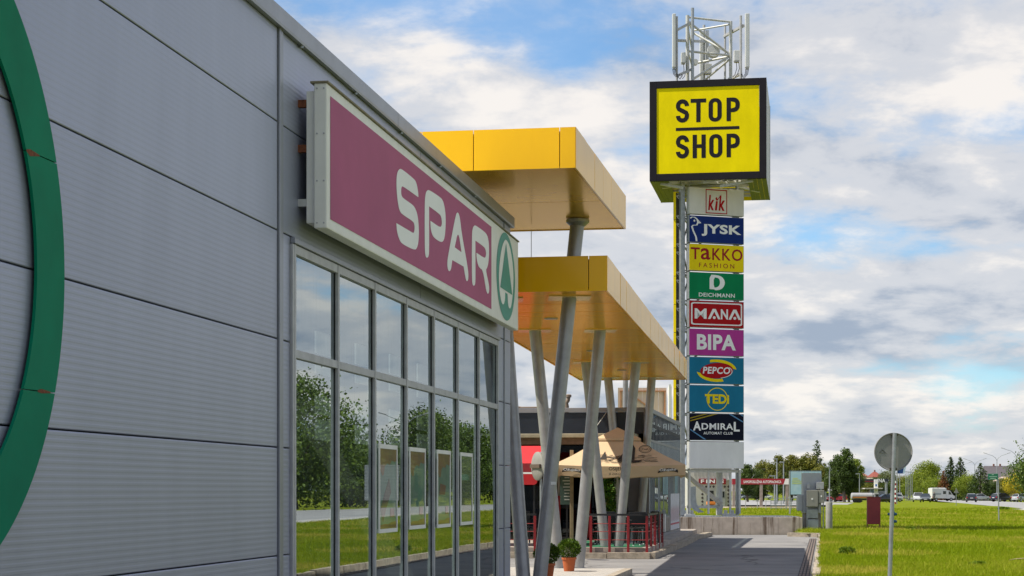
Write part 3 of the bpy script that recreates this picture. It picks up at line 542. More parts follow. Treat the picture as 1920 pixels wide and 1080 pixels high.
# stub column between the roof and the raised canopy
rb = bld(29.0, -2.15, TOPZ-.25); r = thing('roof_column', 'short grey column between the supermarket roof and the raised canopy', 'column', rb)
mb = MB(); mb.cyl((0, 0, 0), (0, 0, UZ0-rb.z), .12, .12, 20); mb.build('shaft', m_steel, r, smooth=True); mb = MB(); mb.lathe([(.12, UZ0-rb.z-.12), (.2, UZ0-rb.z-.05), (.2, UZ0-rb.z)], (0, 0, 0), 20); mb.build('top_flange', m_steel, r)
mb = MB(); mb.cyl((0,0,0), (0,0,UZ0-LZ1), .006, .006, 6); o = mb.build('stay_cable', m_galv, None, (px2x(998, 31.0), 32.6, LZ1-.05)); tag(o, 'thin steel cable hanging between the two yellow canopies', 'cable')
# ================================================================== PLAZA, TERRACE
def paving_mat():
    m = mat('paving_slabs', (.40, .375, .35), .85, 0, .1, 4, bump=.15, bscale=60); N = m.node_tree.nodes; L = m.node_tree.links; b = N['Principled BSDF']
    tc = N.new('ShaderNodeTexCoord'); br = N.new('ShaderNodeTexBrick'); br.inputs['Scale'].default_value = 2.4; br.inputs['Mortar Size'].default_value = .012; br.inputs['Color1'].default_value = (1,1,1,1); br.inputs['Color2'].default_value = (.86,.85,.84,1); br.inputs['Mortar'].default_value = (.45,.43,.4,1); L.new(tc.outputs['Object'], br.inputs['Vector'])
    mx = N.new('ShaderNodeMixRGB'); mx.blend_type = 'MULTIPLY'; mx.inputs[0].default_value = 1; L.new(b.inputs['Base Color'].links[0].from_socket, mx.inputs[1]); L.new(br.outputs['Color'], mx.inputs[2]); L.new(mx.outputs[0], b.inputs['Base Color']); return m
m_slab = paving_mat()
mb = MB(); mb.poly([(-8, 15, -.2), (1.0, 15, -.2), (1.0, 38.85, -.2), (-8, 38.85, -.2)], (0, 0, .2)); pl = mb.build('plaza_paving', m_slab, None, (W0.x, W0.y, 0), -TH, fix=True); tag(pl, kind='structure')
def kerb_run(name, label, pts, w, z0, z1, step=1.0):
    root = tag(link(name, None), label, 'kerb')
    for a, b in zip(pts[:-1], pts[1:]):
        a = Vector(a); b = Vector(b); n = max(1, round((b-a).length/step))
        for k in range(n):
            p = a.lerp(b, k/n); q = a.lerp(b, (k+1)/n); d = (q-p).normalized()*.008; h = random.uniform(-.008, .008)
            mb = MB(); mb.bar(Vector((p.x+d.x, p.y+d.y, (z0+z1)/2+h)), Vector((q.x-d.x, q.y-d.y, (z0+z1)/2+h)), w, z1-z0); mb.build('kerb_stone', m_kerb, root)
    return root
kerb_run('plaza_kerb', 'short worn kerb at the edge of the paved plaza', [bld(22, 1.09)[:2], bld(38.5, 1.09)[:2]], .17, -.12, .012)
TZ = .15
mb = MB(); mb.poly([bld(47.6, -7, -.2), bld(47.45, .70, -.2), bld(60, .62, -.2), bld(70.6, .45, -.2), bld(70.6, -7, -.2)], (0, 0, .2+TZ)); tag(mb.build('cafe_terrace', m_conc, fix=True), kind='structure')
kerb_run('terrace_kerb', 'weathered kerb wrapping the cafe terrace beside the driveway', [bld(47.25, -3.6)[:2], bld(47.15, .78)[:2], bld(58, .80)[:2], bld(66, .68)[:2], bld(71, .9)[:2]], .24, -.12, .03)
m_mat = mat('green_outdoor_mat', (.01, .12, .055), .95, 0, .2, 20)
mb = MB(); mb.poly([bld(47.8, -2, TZ+.004), bld(47.8, .5, TZ+.004), bld(53.5, .45, TZ+.004), bld(53.5, -2, TZ+.004)], (0, 0, .008)); tag(mb.build('green_mat', m_mat, fix=True), 'thin green carpet under the cafe chairs', 'carpet')
# ================================================================== CAFE PAVILION
cb = bld(54.7, .067); CF = thing('cafe_pavilion', 'low dark glazed cafe pavilion with grey parapet behind the columns', 'building', (cb.x, cb.y, 0), -TH)
CT = 4.04; CLN = 12.6; CW = 11.0
m_par = mat('parapet_grey', (.24, .24, .26), .45, .3, .08, 4); m_dpan = mat('dark_parapet_panel', (.020, .025, .035), .25, 0, .15, 2); m_brown2 = mat('brown_timber', (.12, .075, .05), .75, 0, .25, 6)
mb = MB(); mb.bev(-CW, .04, -.06, .02, CT-.13, CT, .01); mb.build('parapet_cap', m_par, CF)
mb = MB(); mb.bev(-.07, .025, .03, CLN, CT-.13, CT, .01); mb.build('parapet_cap', m_par, CF)
k = 0; x = -.10
while x > -CW+.2:
    mb = MB(); mb.box(x-.05, x, -.045, .0, 3.26, CT-.132); mb.build('parapet_post', m_par, CF)
    mb = MB(); mb.box(x-1.45, x-.052, -.02, .01, 3.27, CT-.134); mb.build('parapet_panel', m_dpan, CF); x -= 1.50
mb = MB(); mb.bev(-CW, -.3, -1.15, -.05, 3.13, 3.25, .02); mb.build('eave_board', mat('eave_tan', (.27, .24, .17), .7, 0, .2, 4), CF)
mb = MB(); mb.box(-CW, -.32, -1.0, -.06, 2.95, 3.125); mb.build('eave_beam', m_brown2, CF)
for x in (-1.2, -4.6, -6.4, -8.2):
    mb = MB(); mb.cyl((x, -.07, CT-.08), (x-.35, -1.1, 3.27), .012, .012, 6); mb.build('tie_rod', m_wsteel, CF)
    mb = MB(); mb.bar((x-.35, -1.1, 3.2), (x-.05, -.3, 3.0), .07, .1); mb.build('eave_bracket', m_brown2, CF)
mb = MB(); mb.box(-CW, 0, 0, CLN-.05, CT-.55, CT-.45); mb.build('roof_deck', m_dark, CF)
mb = MB(); mb.box(-CW, -.2, 3.5, 3.6, TZ+.004, 3.4); mb.box(-CW, -CW+.1, 0, CLN, TZ+.004, 3.4); mb.box(-CW, -.2, CLN-.1, CLN, TZ+.004, 3.4); mb.build('inner_wall', m_dark, CF)
x = -.02; i = 0
while x > -CW+1:
    w = (.62, 1.1, .9, 1.3)[i % 4]; mb = MB(); mb.box(x-.06, x, -.0, .06, TZ, 2.94); mb.build('shopfront_mullion', m_joint if i % 3 else mat('tan_post', (.20, .17, .12), .7), CF)
    mb = MB(); mb.add([(x-w, .03, TZ+.02), (x-.06, .03, TZ+.02), (x-.06, .03, 2.94), (x-w, .03, 2.94)], [(0,1,2,3)]); mb.build('shopfront_pane', glass_mat('cafe_glass', (.16, .17, .17), 1.45), CF); x -= w+.0; i += 1
mb = MB(); mb.bev(-1.0, -.64, -.10, .02, TZ, 2.6, .01); mb.build('grey_door_panel', mat('grey_panel', (.16, .16, .18), .5), CF)
mb = MB(); mb.box(-.62, -.05, -.03, -.004, TZ+.02, 2.5); mb.build('side_panel', mat('grey_panel', (.16, .16, .18), .5), CF)
# red curtain, menu board inside
mb = MB(); mb.bev(-2.05, -1.7, -.12, -.03, TZ+.05, 1.5, .02); mb.build('red_curtain', mat('red_cloth', (.16, .006, .008), .9), CF)
mb = MB(); mb.bev(-2.9, -2.6, -.12, -.05, TZ+.05, 1.45, .02); mb.build('red_curtain', mat('red_cloth', (.16, .006, .008), .9), CF)
mb = MB(); mb.box(-3.5, -2.4, .9, 1.0, TZ+.9, 2.6); mb.build('ochre_wall_panel', mat('ochre_wall', (.40, .28, .08), .8), CF)
# glazed side facade
y = 0.0; n = 25; step = (CLN-.1)/n; pm = MB(); pm.bev(-.06, .006, -.022, .022, TZ, CT-.135, .002); pmesh = pm.mesh('facade_mullion', m_par)
ga = MB(); ga.add([(0, .024, TZ+.1), (0, step-.024, TZ+.1), (0, step-.024, 3.04), (0, .024, 3.04)], [(0,1,2,3)]); gam = ga.mesh('facade_pane', m_glass2)
gb = MB(); gb.add([(0, .024, 3.12), (0, step-.024, 3.12), (0, step-.024, CT-.135), (0, .024, CT-.135)], [(0,1,2,3)]); gbm = gb.mesh('facade_pane', m_glass2)
for k in range(n+1): link('facade_mullion', pmesh, CF, (0, .05+k*step, 0))
for k in range(n):
    link('facade_pane', gam, CF, (-.004, .05+k*step, 0)); link('facade_pane', gbm, CF, (-.004, .05+k*step, 0))
    for z0, z1 in ((TZ, TZ+.09), (3.045, 3.115)): mb = MB(); mb.box(-.05, .005, .05+k*step+.024, .05+(k+1)*step-.024, z0, z1); mb.build('facade_rail', m_par, CF)
mb = MB(); mb.box(-.9, -.8, .2, CLN-.2, TZ+.004, 3.4); mb.build('blind_wall', m_dark, CF)
for k in range(16, 24):
    mb = MB(); a = .05+k*step; mb.box(.0, .003, a+.03, a+step-.03, TZ+.12, 1.5); pn = mb.build('window_notice', mat('notice_white', (.62, .62, .66), .6), CF)
    mb = MB(); mb.add([(.006, a+.2, .55), (.006, a+.3, .6), (.006, a+.34, .95), (.006, a+.26, 1.12), (.006, a+.22, .9)], [(0,1,2,3,4)]); mb.add([(.006, a+.03, .44), (.006, a+step-.03, .44), (.006, a+step-.03, .5), (.006, a+.03, .5)], [(0,1,2,3)]); mb.build('notice_print', mat('notice_red', (.45, .05, .09), .6), pn)
# rooftop pipe and vent
def cfw(px, py, Y): p = P(px, py, Y); return p
vp = cfw(1063, 772, 57); r = thing('vent_pipe', 'brown hooked vent pipe on the cafe roof', 'pipe', (vp.x, vp.y, CT-.45)); mb = MB(); z0 = .0
mb.tube([(0,0,0), (0,0,.62), (-.02,0,.72), (.03,0,.80), (.05, 0, .92)], .065, 10); mb.build('pipe', mat('brown_pipe', (.20, .15, .11), .6), r, smooth=True); mb = MB(); mb.lathe([(.09, 0), (.09, .07), (.05, .09)], (.05, 0, .9), 14); mb.build('cowl', mat('brown_pipe', (.2,.15,.11)), r)
mb = MB(); a = P(950, 760, 56.2); b = P(1020, 764, 56.2); mb.tube([a, a.lerp(b, .4)+Vector((0,0,-.05)), b+Vector((0,0,-.0)), b+Vector((.05,0,-.5))], .035, 8); tag(mb.build('roof_conduit', mat('brown_pipe', (.2,.15,.11)), None, smooth=True), 'sagging brown conduit along the cafe parapet', 'conduit')
mb = MB(); pz = P(1173, 712, 57.0); mb.cyl((pz.x, 57, CT-.45), (pz.x-.0, 57, pz.z+.3), .085, .085, 14); tag(mb.build('roof_pole', m_steel, None, smooth=True), 'thin grey pole standing on the cafe roof', 'pole')
# ================================================================== TAN UMBRELLA
def umbrella():
    ang = -TH*.25; c = Vector((px2x(1150, 51.3)+.12, 51.3, TZ)); r = thing('patio_umbrella', 'large tan patio umbrella with dark printed drawing over the terrace', 'umbrella', c, ang)
    hw = 1.79; ze = 2.30-TZ; zh = 2.02-TZ; zc = 2.98-TZ; zp = 3.36-TZ; hc = .62; n = 10
    def facet(name, k):
        ca, sa = [(1,0),(0,1),(-1,0),(0,-1)][k]
        rot = lambda x, y: (x*ca-y*sa, x*sa+y*ca); mb = MB(); rows = 8; vs = []
        for i in range(rows+1):
            u = i/rows; h = hc*.85+(hw-hc*.85)*u; z = zc+.04+(ze-zc-.04)*u-.05*math.sin(u*math.pi)
            for j in range(n+1): w = -1+2*j/n; sag = -.06*(1-w*w)*u*(1-.2*u); X, Y = rot(w*h, -h); vs.append((X, Y, z+sag))
        for t, zz in ((1, zh+(ze-zh)*.5), (2, zh)):
            for j in range(n+1): w = -1+2*j/n; wob = .02*math.sin(w*9+k*2); X, Y = rot(w*hw, -hw-wob*t*.5); vs.append((X, Y, zz-.06*(1-w*w)+.015*math.cos(w*14)))
        m = n+1; fs = [(i*m+j, i*m+j+1, (i+1)*m+j+1, (i+1)*m+j) for i in range(rows+2) for j in range(n)]; mb.add(vs, fs); return mb.build('canopy_panel', m_tan, r, smooth=True)
    fr = facet('canopy_panel', 0)
    for k in (1, 2, 3): facet('canopy_panel', k)
    mb = MB(); vs = [(0, 0, zp)]+[(sx*hc, sy*hc, zc+.06) for sx, sy in ((-1,-1),(1,-1),(1,1),(-1,1))]+[(sx*hc*1.02, sy*hc*1.02, zc+.0) for sx, sy in ((-1,-1),(1,-1),(1,1),(-1,1))]
    mb.add(vs, [(0,1,2),(0,2,3),(0,3,4),(0,4,1),(1,5,6,2),(2,6,7,3),(3,7,8,4),(4,8,5,1)]); mb.build('vent_cap', m_tan, r)
    mb = MB(); mb.cyl((0,0,0), (0,0,zp-.05), .03, .03, 12); mb.build('pole', m_galv, r); mb = MB(); mb.bev(-.4, .4, -.4, .4, 0, .09, .02); mb.build('base_weight', m_conc, r)
    for sx, sy in ((-1,-1),(1,-1),(1,1),(-1,1)): mb = MB(); mb.cyl((0,0,zp-.15), (sx*(hw-.03), sy*(hw-.03), ze-.03), .014, .014, 6); mb.build('rib', m_wsteel, r)
    # print on the front panel; u across -1..1, v 0 top..1 eave
    def S(u, v):
        h = hc*.85+(hw-hc*.85)*v; z = zc+.04+(ze-zc-.04)*v-.05*math.sin(v*math.pi); w = u*hw/h; sag = -.06*(1-w*w)*v*(1-.2*v); return (u*hw, -h-.012, z+sag+.012)
    def H(u, v): return (u*hw, -hw-.028, zh+(ze-zh)*v-.06*(1-u*u))
    mb = MB(); q = random.Random(3)
    for k in range(160):
        v = q.uniform(.52, .86); a = q.uniform(-.50, .50); l = q.uniform(.03, .14); t = .008
        flat2d(mb, [(a, v), (a+l, v+q.uniform(-.01, .01)), (a+l, v+t), (a, v+t)], [], S)
    flat2d(mb, [(.06,.72), (.20,.08), (.26,.30), (.24,.74)], [], S); flat2d(mb, [(-.02,.72), (.10,.40), (.10,.74)], [], S); flat2d(mb, [(-.28,.70), (-.20,.40), (-.18,.70)], [], S); flat2d(mb, [(.0,.76),(.36,.74),(.30,.84),(.06,.84)], [], S)
    for r0, r1 in ((.085, .095), (.065, .070)): flat2d(mb, ell(.41,.34,r1,r1*1.35,28), [ell(.41,.34,r0,r0*1.35,28)], S)
    text(mb, 'Craft', S, .36, .46, .37, .31, .01)
    mb.build('drawing_print', m_ink, fr)
    mb = MB(); text(mb, 'OSIJEK', H, -.15, .07, .55, .98, .015); text(mb, 'JE ZAKON!', H, -.15, .07, .16, .42, .01); mb.build('lettering', m_ink, fr)
    for u0 in (-.86, .58):
        mb = MB(); flat2d(mb, smooth2([(u0, .28), (u0+.02, .62), (u0+.14, .78), (u0+.30, .66), (u0+.31, .22), (u0+.27, .40), (u0+.15, .50), (u0+.04, .40)], 1), [], H); bd = mb.build('brand_badge', m_ink, fr)
        mb = MB(); text(mb, 'Ožujsko', lambda a, b: (H(a, b)[0], H(a, b)[1]-.006, H(a, b)[2]), u0+.03, u0+.28, .42, .74, .015, shear=.2); mb.build('badge_lettering', m_offw, bd)
umbrella()
# ================================================================== RED AWNING
def red_awning():
    c = Vector((-1.35, 48.0, 0)); r = thing('red_awning', 'bright red fabric awning with white stripe beside the supermarket corner', 'awning', c, -TH)
    ma = mat('red_canvas', (.50, .012, .018), .8, 0, .06, 3, trans=.1); w = 2.03
    z1 = py2z(836, 50.2); z2 = py2z(869, 48)
    mb = MB(); n = 8; mb.add([(-2+(w+2)*j/n, 2.6*(1-u)-.1*math.sin(u*3)*0, z1+(z2-z1)*u-.05*math.sin(u*math.pi)) for u in (0, .25, .5, .75, 1) for j in range(n+1)], [(i*(n+1)+j, i*(n+1)+j+1, (i+1)*(n+1)+j+1, (i+1)*(n+1)+j) for i in range(4) for j in range(n)]); mb.build('fabric_roof', ma, r, smooth=True)
    za, zb, zc = py2z(885.5, 48), py2z(889, 48), py2z(909, 48)
    mb = MB(); mb.box(-2, w, -.012, -.002, za, z2); mb.build('front_rail_cover', mat('dark_red_canvas', (.26, .012, .02), .8), r)
    mb = MB(); mb.box(-2, w, -.012, .0, zb+.002, za-.002); mb.build('white_stripe', m_offw, r)
    mb = MB(); mb.poly([(-2, -.006, zb), (w, -.006, zb), (w, -.006, zc+.08), (w-.02, -.006, zc+.03), (w-.08, -.006, zc), (-2, -.006, zc)], (0, -.006, 0)); mb.build('valance', ma, r, fix=True)
    for x in (-1.6, .2, 1.9): mb = MB(); mb.bar((x, .02, z2-.03), (x-.05, 2.5, z1-.08), .04, .04); mb.build('awning_arm', m_galv, r)
    mb = MB(); mb.add([(w, 0, z2), (w, 2.6, z1), (w, 2.6, z2)], [(0,1,2)]); mb.build('fabric_cheek', ma, r)
    for x in (-1.9, w-.1): mb = MB(); mb.bar((x, .1, 0.155), (x, .1, z2-.04), .05, .05); mb.build('awning_post', m_black, r)
red_awning()
# ================================================================== TRAFFIC MIRROR
def tmirror():
    Y = 45.6; c = Vector((px2x(1014, Y), Y, -.12)); r = thing('traffic_mirror', 'round traffic mirror seen from behind on a thin pole', 'traffic mirror', c)
    mb = MB(); mb.cyl((0,0,0), (0,0,py2z(868, Y)+.12), .026, .026, 10); mb.build('pole', m_galv, r, smooth=True)
    z = py2z(874, Y)+.12; a = R(66); d = Vector((math.sin(a), math.cos(a), 0)); p = Vector((-.09, -.02, z)); me = MB(); n = 32; vs = []; rr = .355
    for rad, off in ((.0, -.05), (rr*.5, -.045), (rr*.9, -.02), (rr, .0), (rr, .03), (rr*.94, .04)):
        for k in range(n): t = 2*math.pi*k/n; s_ = Vector((d.y, -d.x, 0)); vs.append(p+s_*(rad*math.cos(t))+Vector((0,0,rad*math.sin(t)))-d*(-off))
    me.add(vs, [(i*n+k, i*n+(k+1)%n, (i+1)*n+(k+1)%n, (i+1)*n+k) for i in range(5) for k in range(n)]); me.build('mirror_back', mat('mirror_back_grey', (.24, .23, .21), .6, 0, .1, 6), r, smooth=True)
    mb = MB(); vs = []
    for k in range(n): t = 2*math.pi*k/n; s_ = Vector((d.y, -d.x, 0)); vs.append(p+s_*(rr*math.cos(t))+Vector((0,0,rr*math.sin(t)))+d*.04)
    mb.add(vs, [tuple(range(n))]); mb.build('mirror_face', mat('mirror_face', (.8,.8,.8), .03, 1), r)
    mb = MB(); s_ = Vector((d.y, -d.x, 0)); mb.bar(p-s_*.25-d*.06, p+s_*.3-d*.06, .05, .09); mb.build('mount_bracket', mat('rusty_bracket', (.10, .07, .05), .7), r)
tmirror()
# ================================================================== POTTED SHRUBS
def leaf_ball(c, rad, n, size, squash=1.0, seed=0):
    g = np.random.default_rng(seed); d = g.normal(size=(n, 3)); d /= np.linalg.norm(d, axis=1)[:, None]; rr = rad*(.55+.5*g.random(n)**.5)
    p = d*rr[:, None]; p[:, 2] *= squash; p += np.array(c); a = g.normal(size=(n, 3)); a -= d*(a*d).sum(1)[:, None]*.6; a /= np.linalg.norm(a, axis=1)[:, None]; b = np.cross(d, a); s = size*(.6+.8*g.random(n))[:, None]
    out = d*s*1.1; return np.stack([p-b*s*.35, p+out*.6+a*s*.1, p+b*s*.35, p-out*.4], 1)
def quads_mesh(name, Q, m, tone=None):
    n = len(Q); V = Q.reshape(-1, 3).astype(np.float32); me = bpy.data.meshes.new(name); me.vertices.add(n*4); me.vertices.foreach_set('co', V.ravel()); me.loops.add(n*4); me.loops.foreach_set('vertex_index', np.arange(n*4, dtype=np.int32))
    me.polygons.add(n); me.polygons.foreach_set('loop_start', np.arange(0, n*4, 4, dtype=np.int32)); me.update()
    if tone is not None: a = me.attributes.new('tone', 'FLOAT', 'POINT'); a.data.foreach_set('value', np.repeat(tone, 4).astype(np.float32))
    me.materials.append(m); return me
def leaf_mat(name, c0, c1, c2, tr=.25):
    if name in MATS: return MATS[name]
    m = bpy.data.materials.new(name); m.use_nodes = True; N = m.node_tree.nodes; L = m.node_tree.links; b = N['Principled BSDF']; b.inputs['Roughness'].default_value = .55; b.inputs['Specular IOR Level'].default_value = .3
    a = N.new('ShaderNodeAttribute'); a.attribute_name = 'tone'; r = N.new('ShaderNodeValToRGB'); e = r.color_ramp.elements; e[0].color = (*c0, 1); e[1].color = (*c2, 1); k = e.new(.5); k.color = (*c1, 1); L.new(a.outputs['Fac'], r.inputs[0]); L.new(r.outputs[0], b.inputs['Base Color'])
    t = N.new('ShaderNodeBsdfTranslucent'); L.new(r.outputs[0], t.inputs[0]); mx = N.new('ShaderNodeMixShader'); mx.inputs[0].default_value = tr; L.new(b.outputs[0], mx.inputs[1]); L.new(t.outputs[0], mx.inputs[2]); L.new(mx.outputs[0], N['Material Output'].inputs[0]); MATS[name] = m; return m
m_box = leaf_mat('boxwood_leaves', (.035, .07, .006), (.06, .12, .008), (.13, .20, .015))
m_terra = mat('terracotta', (.42, .10, .025), .75, 0, .12, 8, bump=.1)
for i, (px, Y, k, lab) in enumerate(((1067, 36.6, 1.0, 'round clipped shrub in an orange terracotta pot between the columns'), (1026, 33.6, 1.0, 'round clipped shrub in a terracotta pot half hidden behind the near column'))):
    r = thing('potted_shrub', lab, 'potted plant', (px2x(px, Y), Y, .001), 0, 'potted shrubs on the plaza')
    mb = MB(); mb.lathe([(.10, 0), (.135, .235), (.15, .235), (.15, .275), (.135, .275), (.125, .24)], (0,0,0), 28); mb.build('pot', m_terra, r, smooth=True); mb = MB(); mb.lathe([(.124, .235), (.0, .245)], (0,0,0), 16); mb.build('soil', mat('soil', (.03, .02, .012), .95), r)
    Q = [leaf_ball((0, 0, .45), .225, 1500, .035, .84, 5+i)]; g = np.random.default_rng(i)
    for _ in range(26): d = g.normal(size=3); d /= np.linalg.norm(d); d[2] = abs(d[2])*.8-.15; Q.append(leaf_ball(np.array((0,0,.45))+d*.19, .07, 70, .032, 1, int(g.integers(9999))))
    Q = np.concatenate(Q); link('foliage', quads_mesh('foliage', Q, m_box, g.random(len(Q))), r); mb = MB(); mb.cyl((0,0,.2), (0,0,.4), .014, .01, 6); mb.build('stem', m_brown2, r)
# ================================================================== RED RAILING
def railing(name, label, pts, postZ0, top, posts, topmat):
    o = Vector((pts[0][0], pts[0][1], 0)); r = thing(name, label, 'railing', o); P_ = [Vector((p[0], p[1], 0))-o for p in pts]
    for a, b, n in zip(P_[:-1], P_[1:], posts):
        for k in range(n+1):
            if a is not P_[0] and k == 0: continue
            p = a.lerp(b, k/n); mb = MB(); mb.bev(p.x-.032, p.x+.032, p.y-.032, p.y+.032, postZ0, top-.03, .006); mb.build('post', m_red, r)
        mb = MB(); d = (b-a).normalized()*.03; mb.bar(a-d+Vector((0,0,top)), b+d+Vector((0,0,top)), .06, .05); mb.build('top_rail', topmat, r)
        for z in (.76, .56, .35): mb = MB(); mb.cyl(a+Vector((0,0,z)), b+Vector((0,0,z)), .009, .009, 6); mb.build('rail', m_red, r)
railing('terrace_railing', 'red steel railing with black top rail wrapping the cafe terrace corner', [(px2x(1108, 46.9), 46.9), (px2x(1213, 46.6), 46.6), bld(52.2, .66)[:2]], TZ-.15, .99, (3, 4), m_black)
railing('side_railing', 'short red railing section behind the near columns', [(-1.2, 47.3), (px2x(1003, 47.0), 47.0)], TZ-.15, .99, (2,), m_black)
q = bld(52.2, .72); mb = MB(); mb.bev(-.03, .03, -.15, .15, .45, .95, .015); o = mb.build('meter_box', mat('meter_white', (.6,.6,.6), .5), None, (q.x, q.y, 0), -TH); tag(o, 'small white box fixed at the end of the red railing', 'box')
# ================================================================== CHAIRS AND TABLES
m_chair = mat('black_plastic', (.012, .012, .013), .5); m_tip = mat('white_tip', (.7,.7,.7), .4)
def make_chair(loc, rot, label):
    r = thing('terrace_chair', label, 'chair', loc, rot, 'black terrace chairs')
    mb = MB(); mb.bev(-.23, .23, -.23, .23, .43, .47, .015); mb.build('seat', m_chair, r); mb = MB(); mb.bev(-.23, .23, .2, .245, .5, .88, .015); mb.build('backrest', m_chair, r)
    for sx in (-1, 1):
        mb = MB(); mb.bar((sx*.2, .22, .46), (sx*.2, .225, .6), .03, .03); mb.build('back_post', m_chair, r)
        for sy in (-1, 1):
            mb = MB(); mb.bar((sx*.2, sy*.2, .43), (sx*.22, sy*.22, .02), .032, .032); lg = mb.build('leg', m_chair, r); mb = MB(); mb.cyl((sx*.22, sy*.22, 0), (sx*.22, sy*.22, .025), .022, .022, 8); mb.build('foot_cap', m_tip, lg)
        mb = MB(); mb.bar((sx*.25, -.2, .66), (sx*.25, .22, .68), .04, .03); mb.build('armrest', m_chair, r)
    return r
for (px, Y, rot, lab) in ((1199, 48.2, .2, 'black cafe chair nearest the railing corner'), (1186, 49.0, 1.4, 'black cafe chair behind the leaning column by the railing'), (1214, 49.8, -1.2, 'black cafe chair beside the glazed facade railing'), (1178, 51.3, 2.9, 'black cafe chair at the back table under the umbrella'), (1134, 49.4, 3.3, 'black cafe chair between the two leaning columns'), (985, 49.8, .4, 'black cafe chair under the red awning')):
    make_chair((px2x(px, Y), Y, TZ+.012), rot, lab)
def table(px, Y, lab):
    r = thing('cafe_table', lab, 'table', (px2x(px, Y), Y, TZ+.012), 0, 'cafe tables'); mb = MB(); mb.bev(-.35, .35, -.35, .35, .72, .75, .008); mb.build('table_top', mat('table_grey', (.30,.30,.30), .4), r)
    mb = MB(); mb.cyl((0,0,.03), (0,0,.72), .03, .03, 10); mb.build('pedestal', m_galv, r); mb = MB(); mb.bev(-.22, .22, -.22, .22, 0, .03, .008); mb.build('base', m_galv, r)
table(1184, 49.9, 'small square cafe table behind the railing near the facade'); table(1122, 50.6, 'small square cafe table behind the paired leaning columns')
# potted tree by the cafe window
r = thing('cafe_plant', 'tall leafy green plant standing by the cafe window', 'plant', (px2x(1137, 53.3), 53.3, TZ+.012)); mb = MB(); mb.lathe([(.16, 0), (.2, .4), (.18, .4)], (0,0,0), 16); mb.build('pot', m_black, r); mb = MB(); mb.cyl((0,0,.3), (0,0,1.2), .02, .015, 6); mb.build('stem', m_brown2, r)
Q = np.concatenate([leaf_ball((g.normal()*.1, g.normal()*.1, .9+.13*k), .22, 160, .08, 1, k) for k in range(8)]); link('foliage', quads_mesh('foliage', Q, leaf_mat('plant_leaves', (.03,.09,.01), (.06,.16,.015), (.16,.24,.02)), g.random(len(Q))), r)
# tan post and notice board in front of the cafe
mb = MB(); mb.bev(-.05, .05, -.05, .05, 0, 2.6, .008); tag(mb.build('timber_post', mat('tan_post2', (.26, .20, .12), .7, 0, .2, 8), None, (px2x(1072, 52.2), 52.2, TZ)), 'tan timber post supporting the cafe eave beside the menu', 'post')
r = thing('menu_board', 'dark green menu board with pale writing in the cafe window', 'board', (px2x(1063, 52.9), 52.9, TZ)); mb = MB(); mb.bev(-.19, .19, -.015, .015, 1.05, 2.05, .006); mb.build('board', mat('board_green', (.05, .09, .075), .5), r); mb = MB()
for k in range(9): w_ = random.uniform(.06, .14); mb.box(-w_, w_, -.02, -.018, 1.18+k*.09, 1.21+k*.09)
mb.build('chalk_lines', mat('chalk', (.45,.48,.45), .8), r); mb = MB(); mb.bar((0,.02,0), (0,.02,1.1), .05, .05); mb.build('stand', m_black, r)
# ================================================================== SIGN PYLON
A0 = Vector((7.013, 73.0)); PA = R(19.4); PW = 2.414; PZ1 = 13.64; PH = 1.1215
PB = Vector((8.2, 74.2, 0)); PY = thing('sign_pylon', 'tall triangular lattice sign pylon with stacked shop panels and yellow top cube', 'sign pylon', PB)
ploc = (A0.x-PB.x, A0.y-PB.y, 0)
mk = lambda n, c, r=.45, var=.04: mat('print_'+n, c, .55, 0, .09, 1.1, spec=.05, stretch=(1.5, 1, .6), detail=8)
m_pblue = mk('navy', (.012, .03, .16)); m_pyel = mk('yellow', (.78, .60, .01)); m_pgreen = mk('green', (.005, .20, .075)); m_pred = mk('red', (.37, .010, .014)); m_pmag = mk('magenta', (.42, .045, .27)); m_pteal = mk('teal', (.015, .16, .28)); m_pnight = mk('night', (.008, .010, .022)); m_pw = mk('white', (.78, .78, .78)); m_pdred = mk('darkred', (.30, .02, .03)); m_pgrey = mk('greywhite', (.70, .70, .70)); m_pcream = mk('cream', (.60, .58, .54))
PANELS = ['kik', 'bird', 'fashion', 'D', 'rounded', 'pink', 'oval', 'circle', 'night', 'blank']
PBG = [m_pcream, m_pblue, m_pyel, m_pgreen, m_pred, m_pmag, m_pteal, m_pteal, m_pnight, m_pgrey]
def rrect(x0, x1, y0, y1, r, n=6):
    o = []
    for cx, cy, a in ((x1-r, y1-r, 0), (x0+r, y1-r, 90), (x0+r, y0+r, 180), (x1-r, y0+r, 270)): o += [(cx+r*math.cos(R(a+90*k/n)), cy+r*math.sin(R(a+90*k/n))) for k in range(n+1)]
    return o
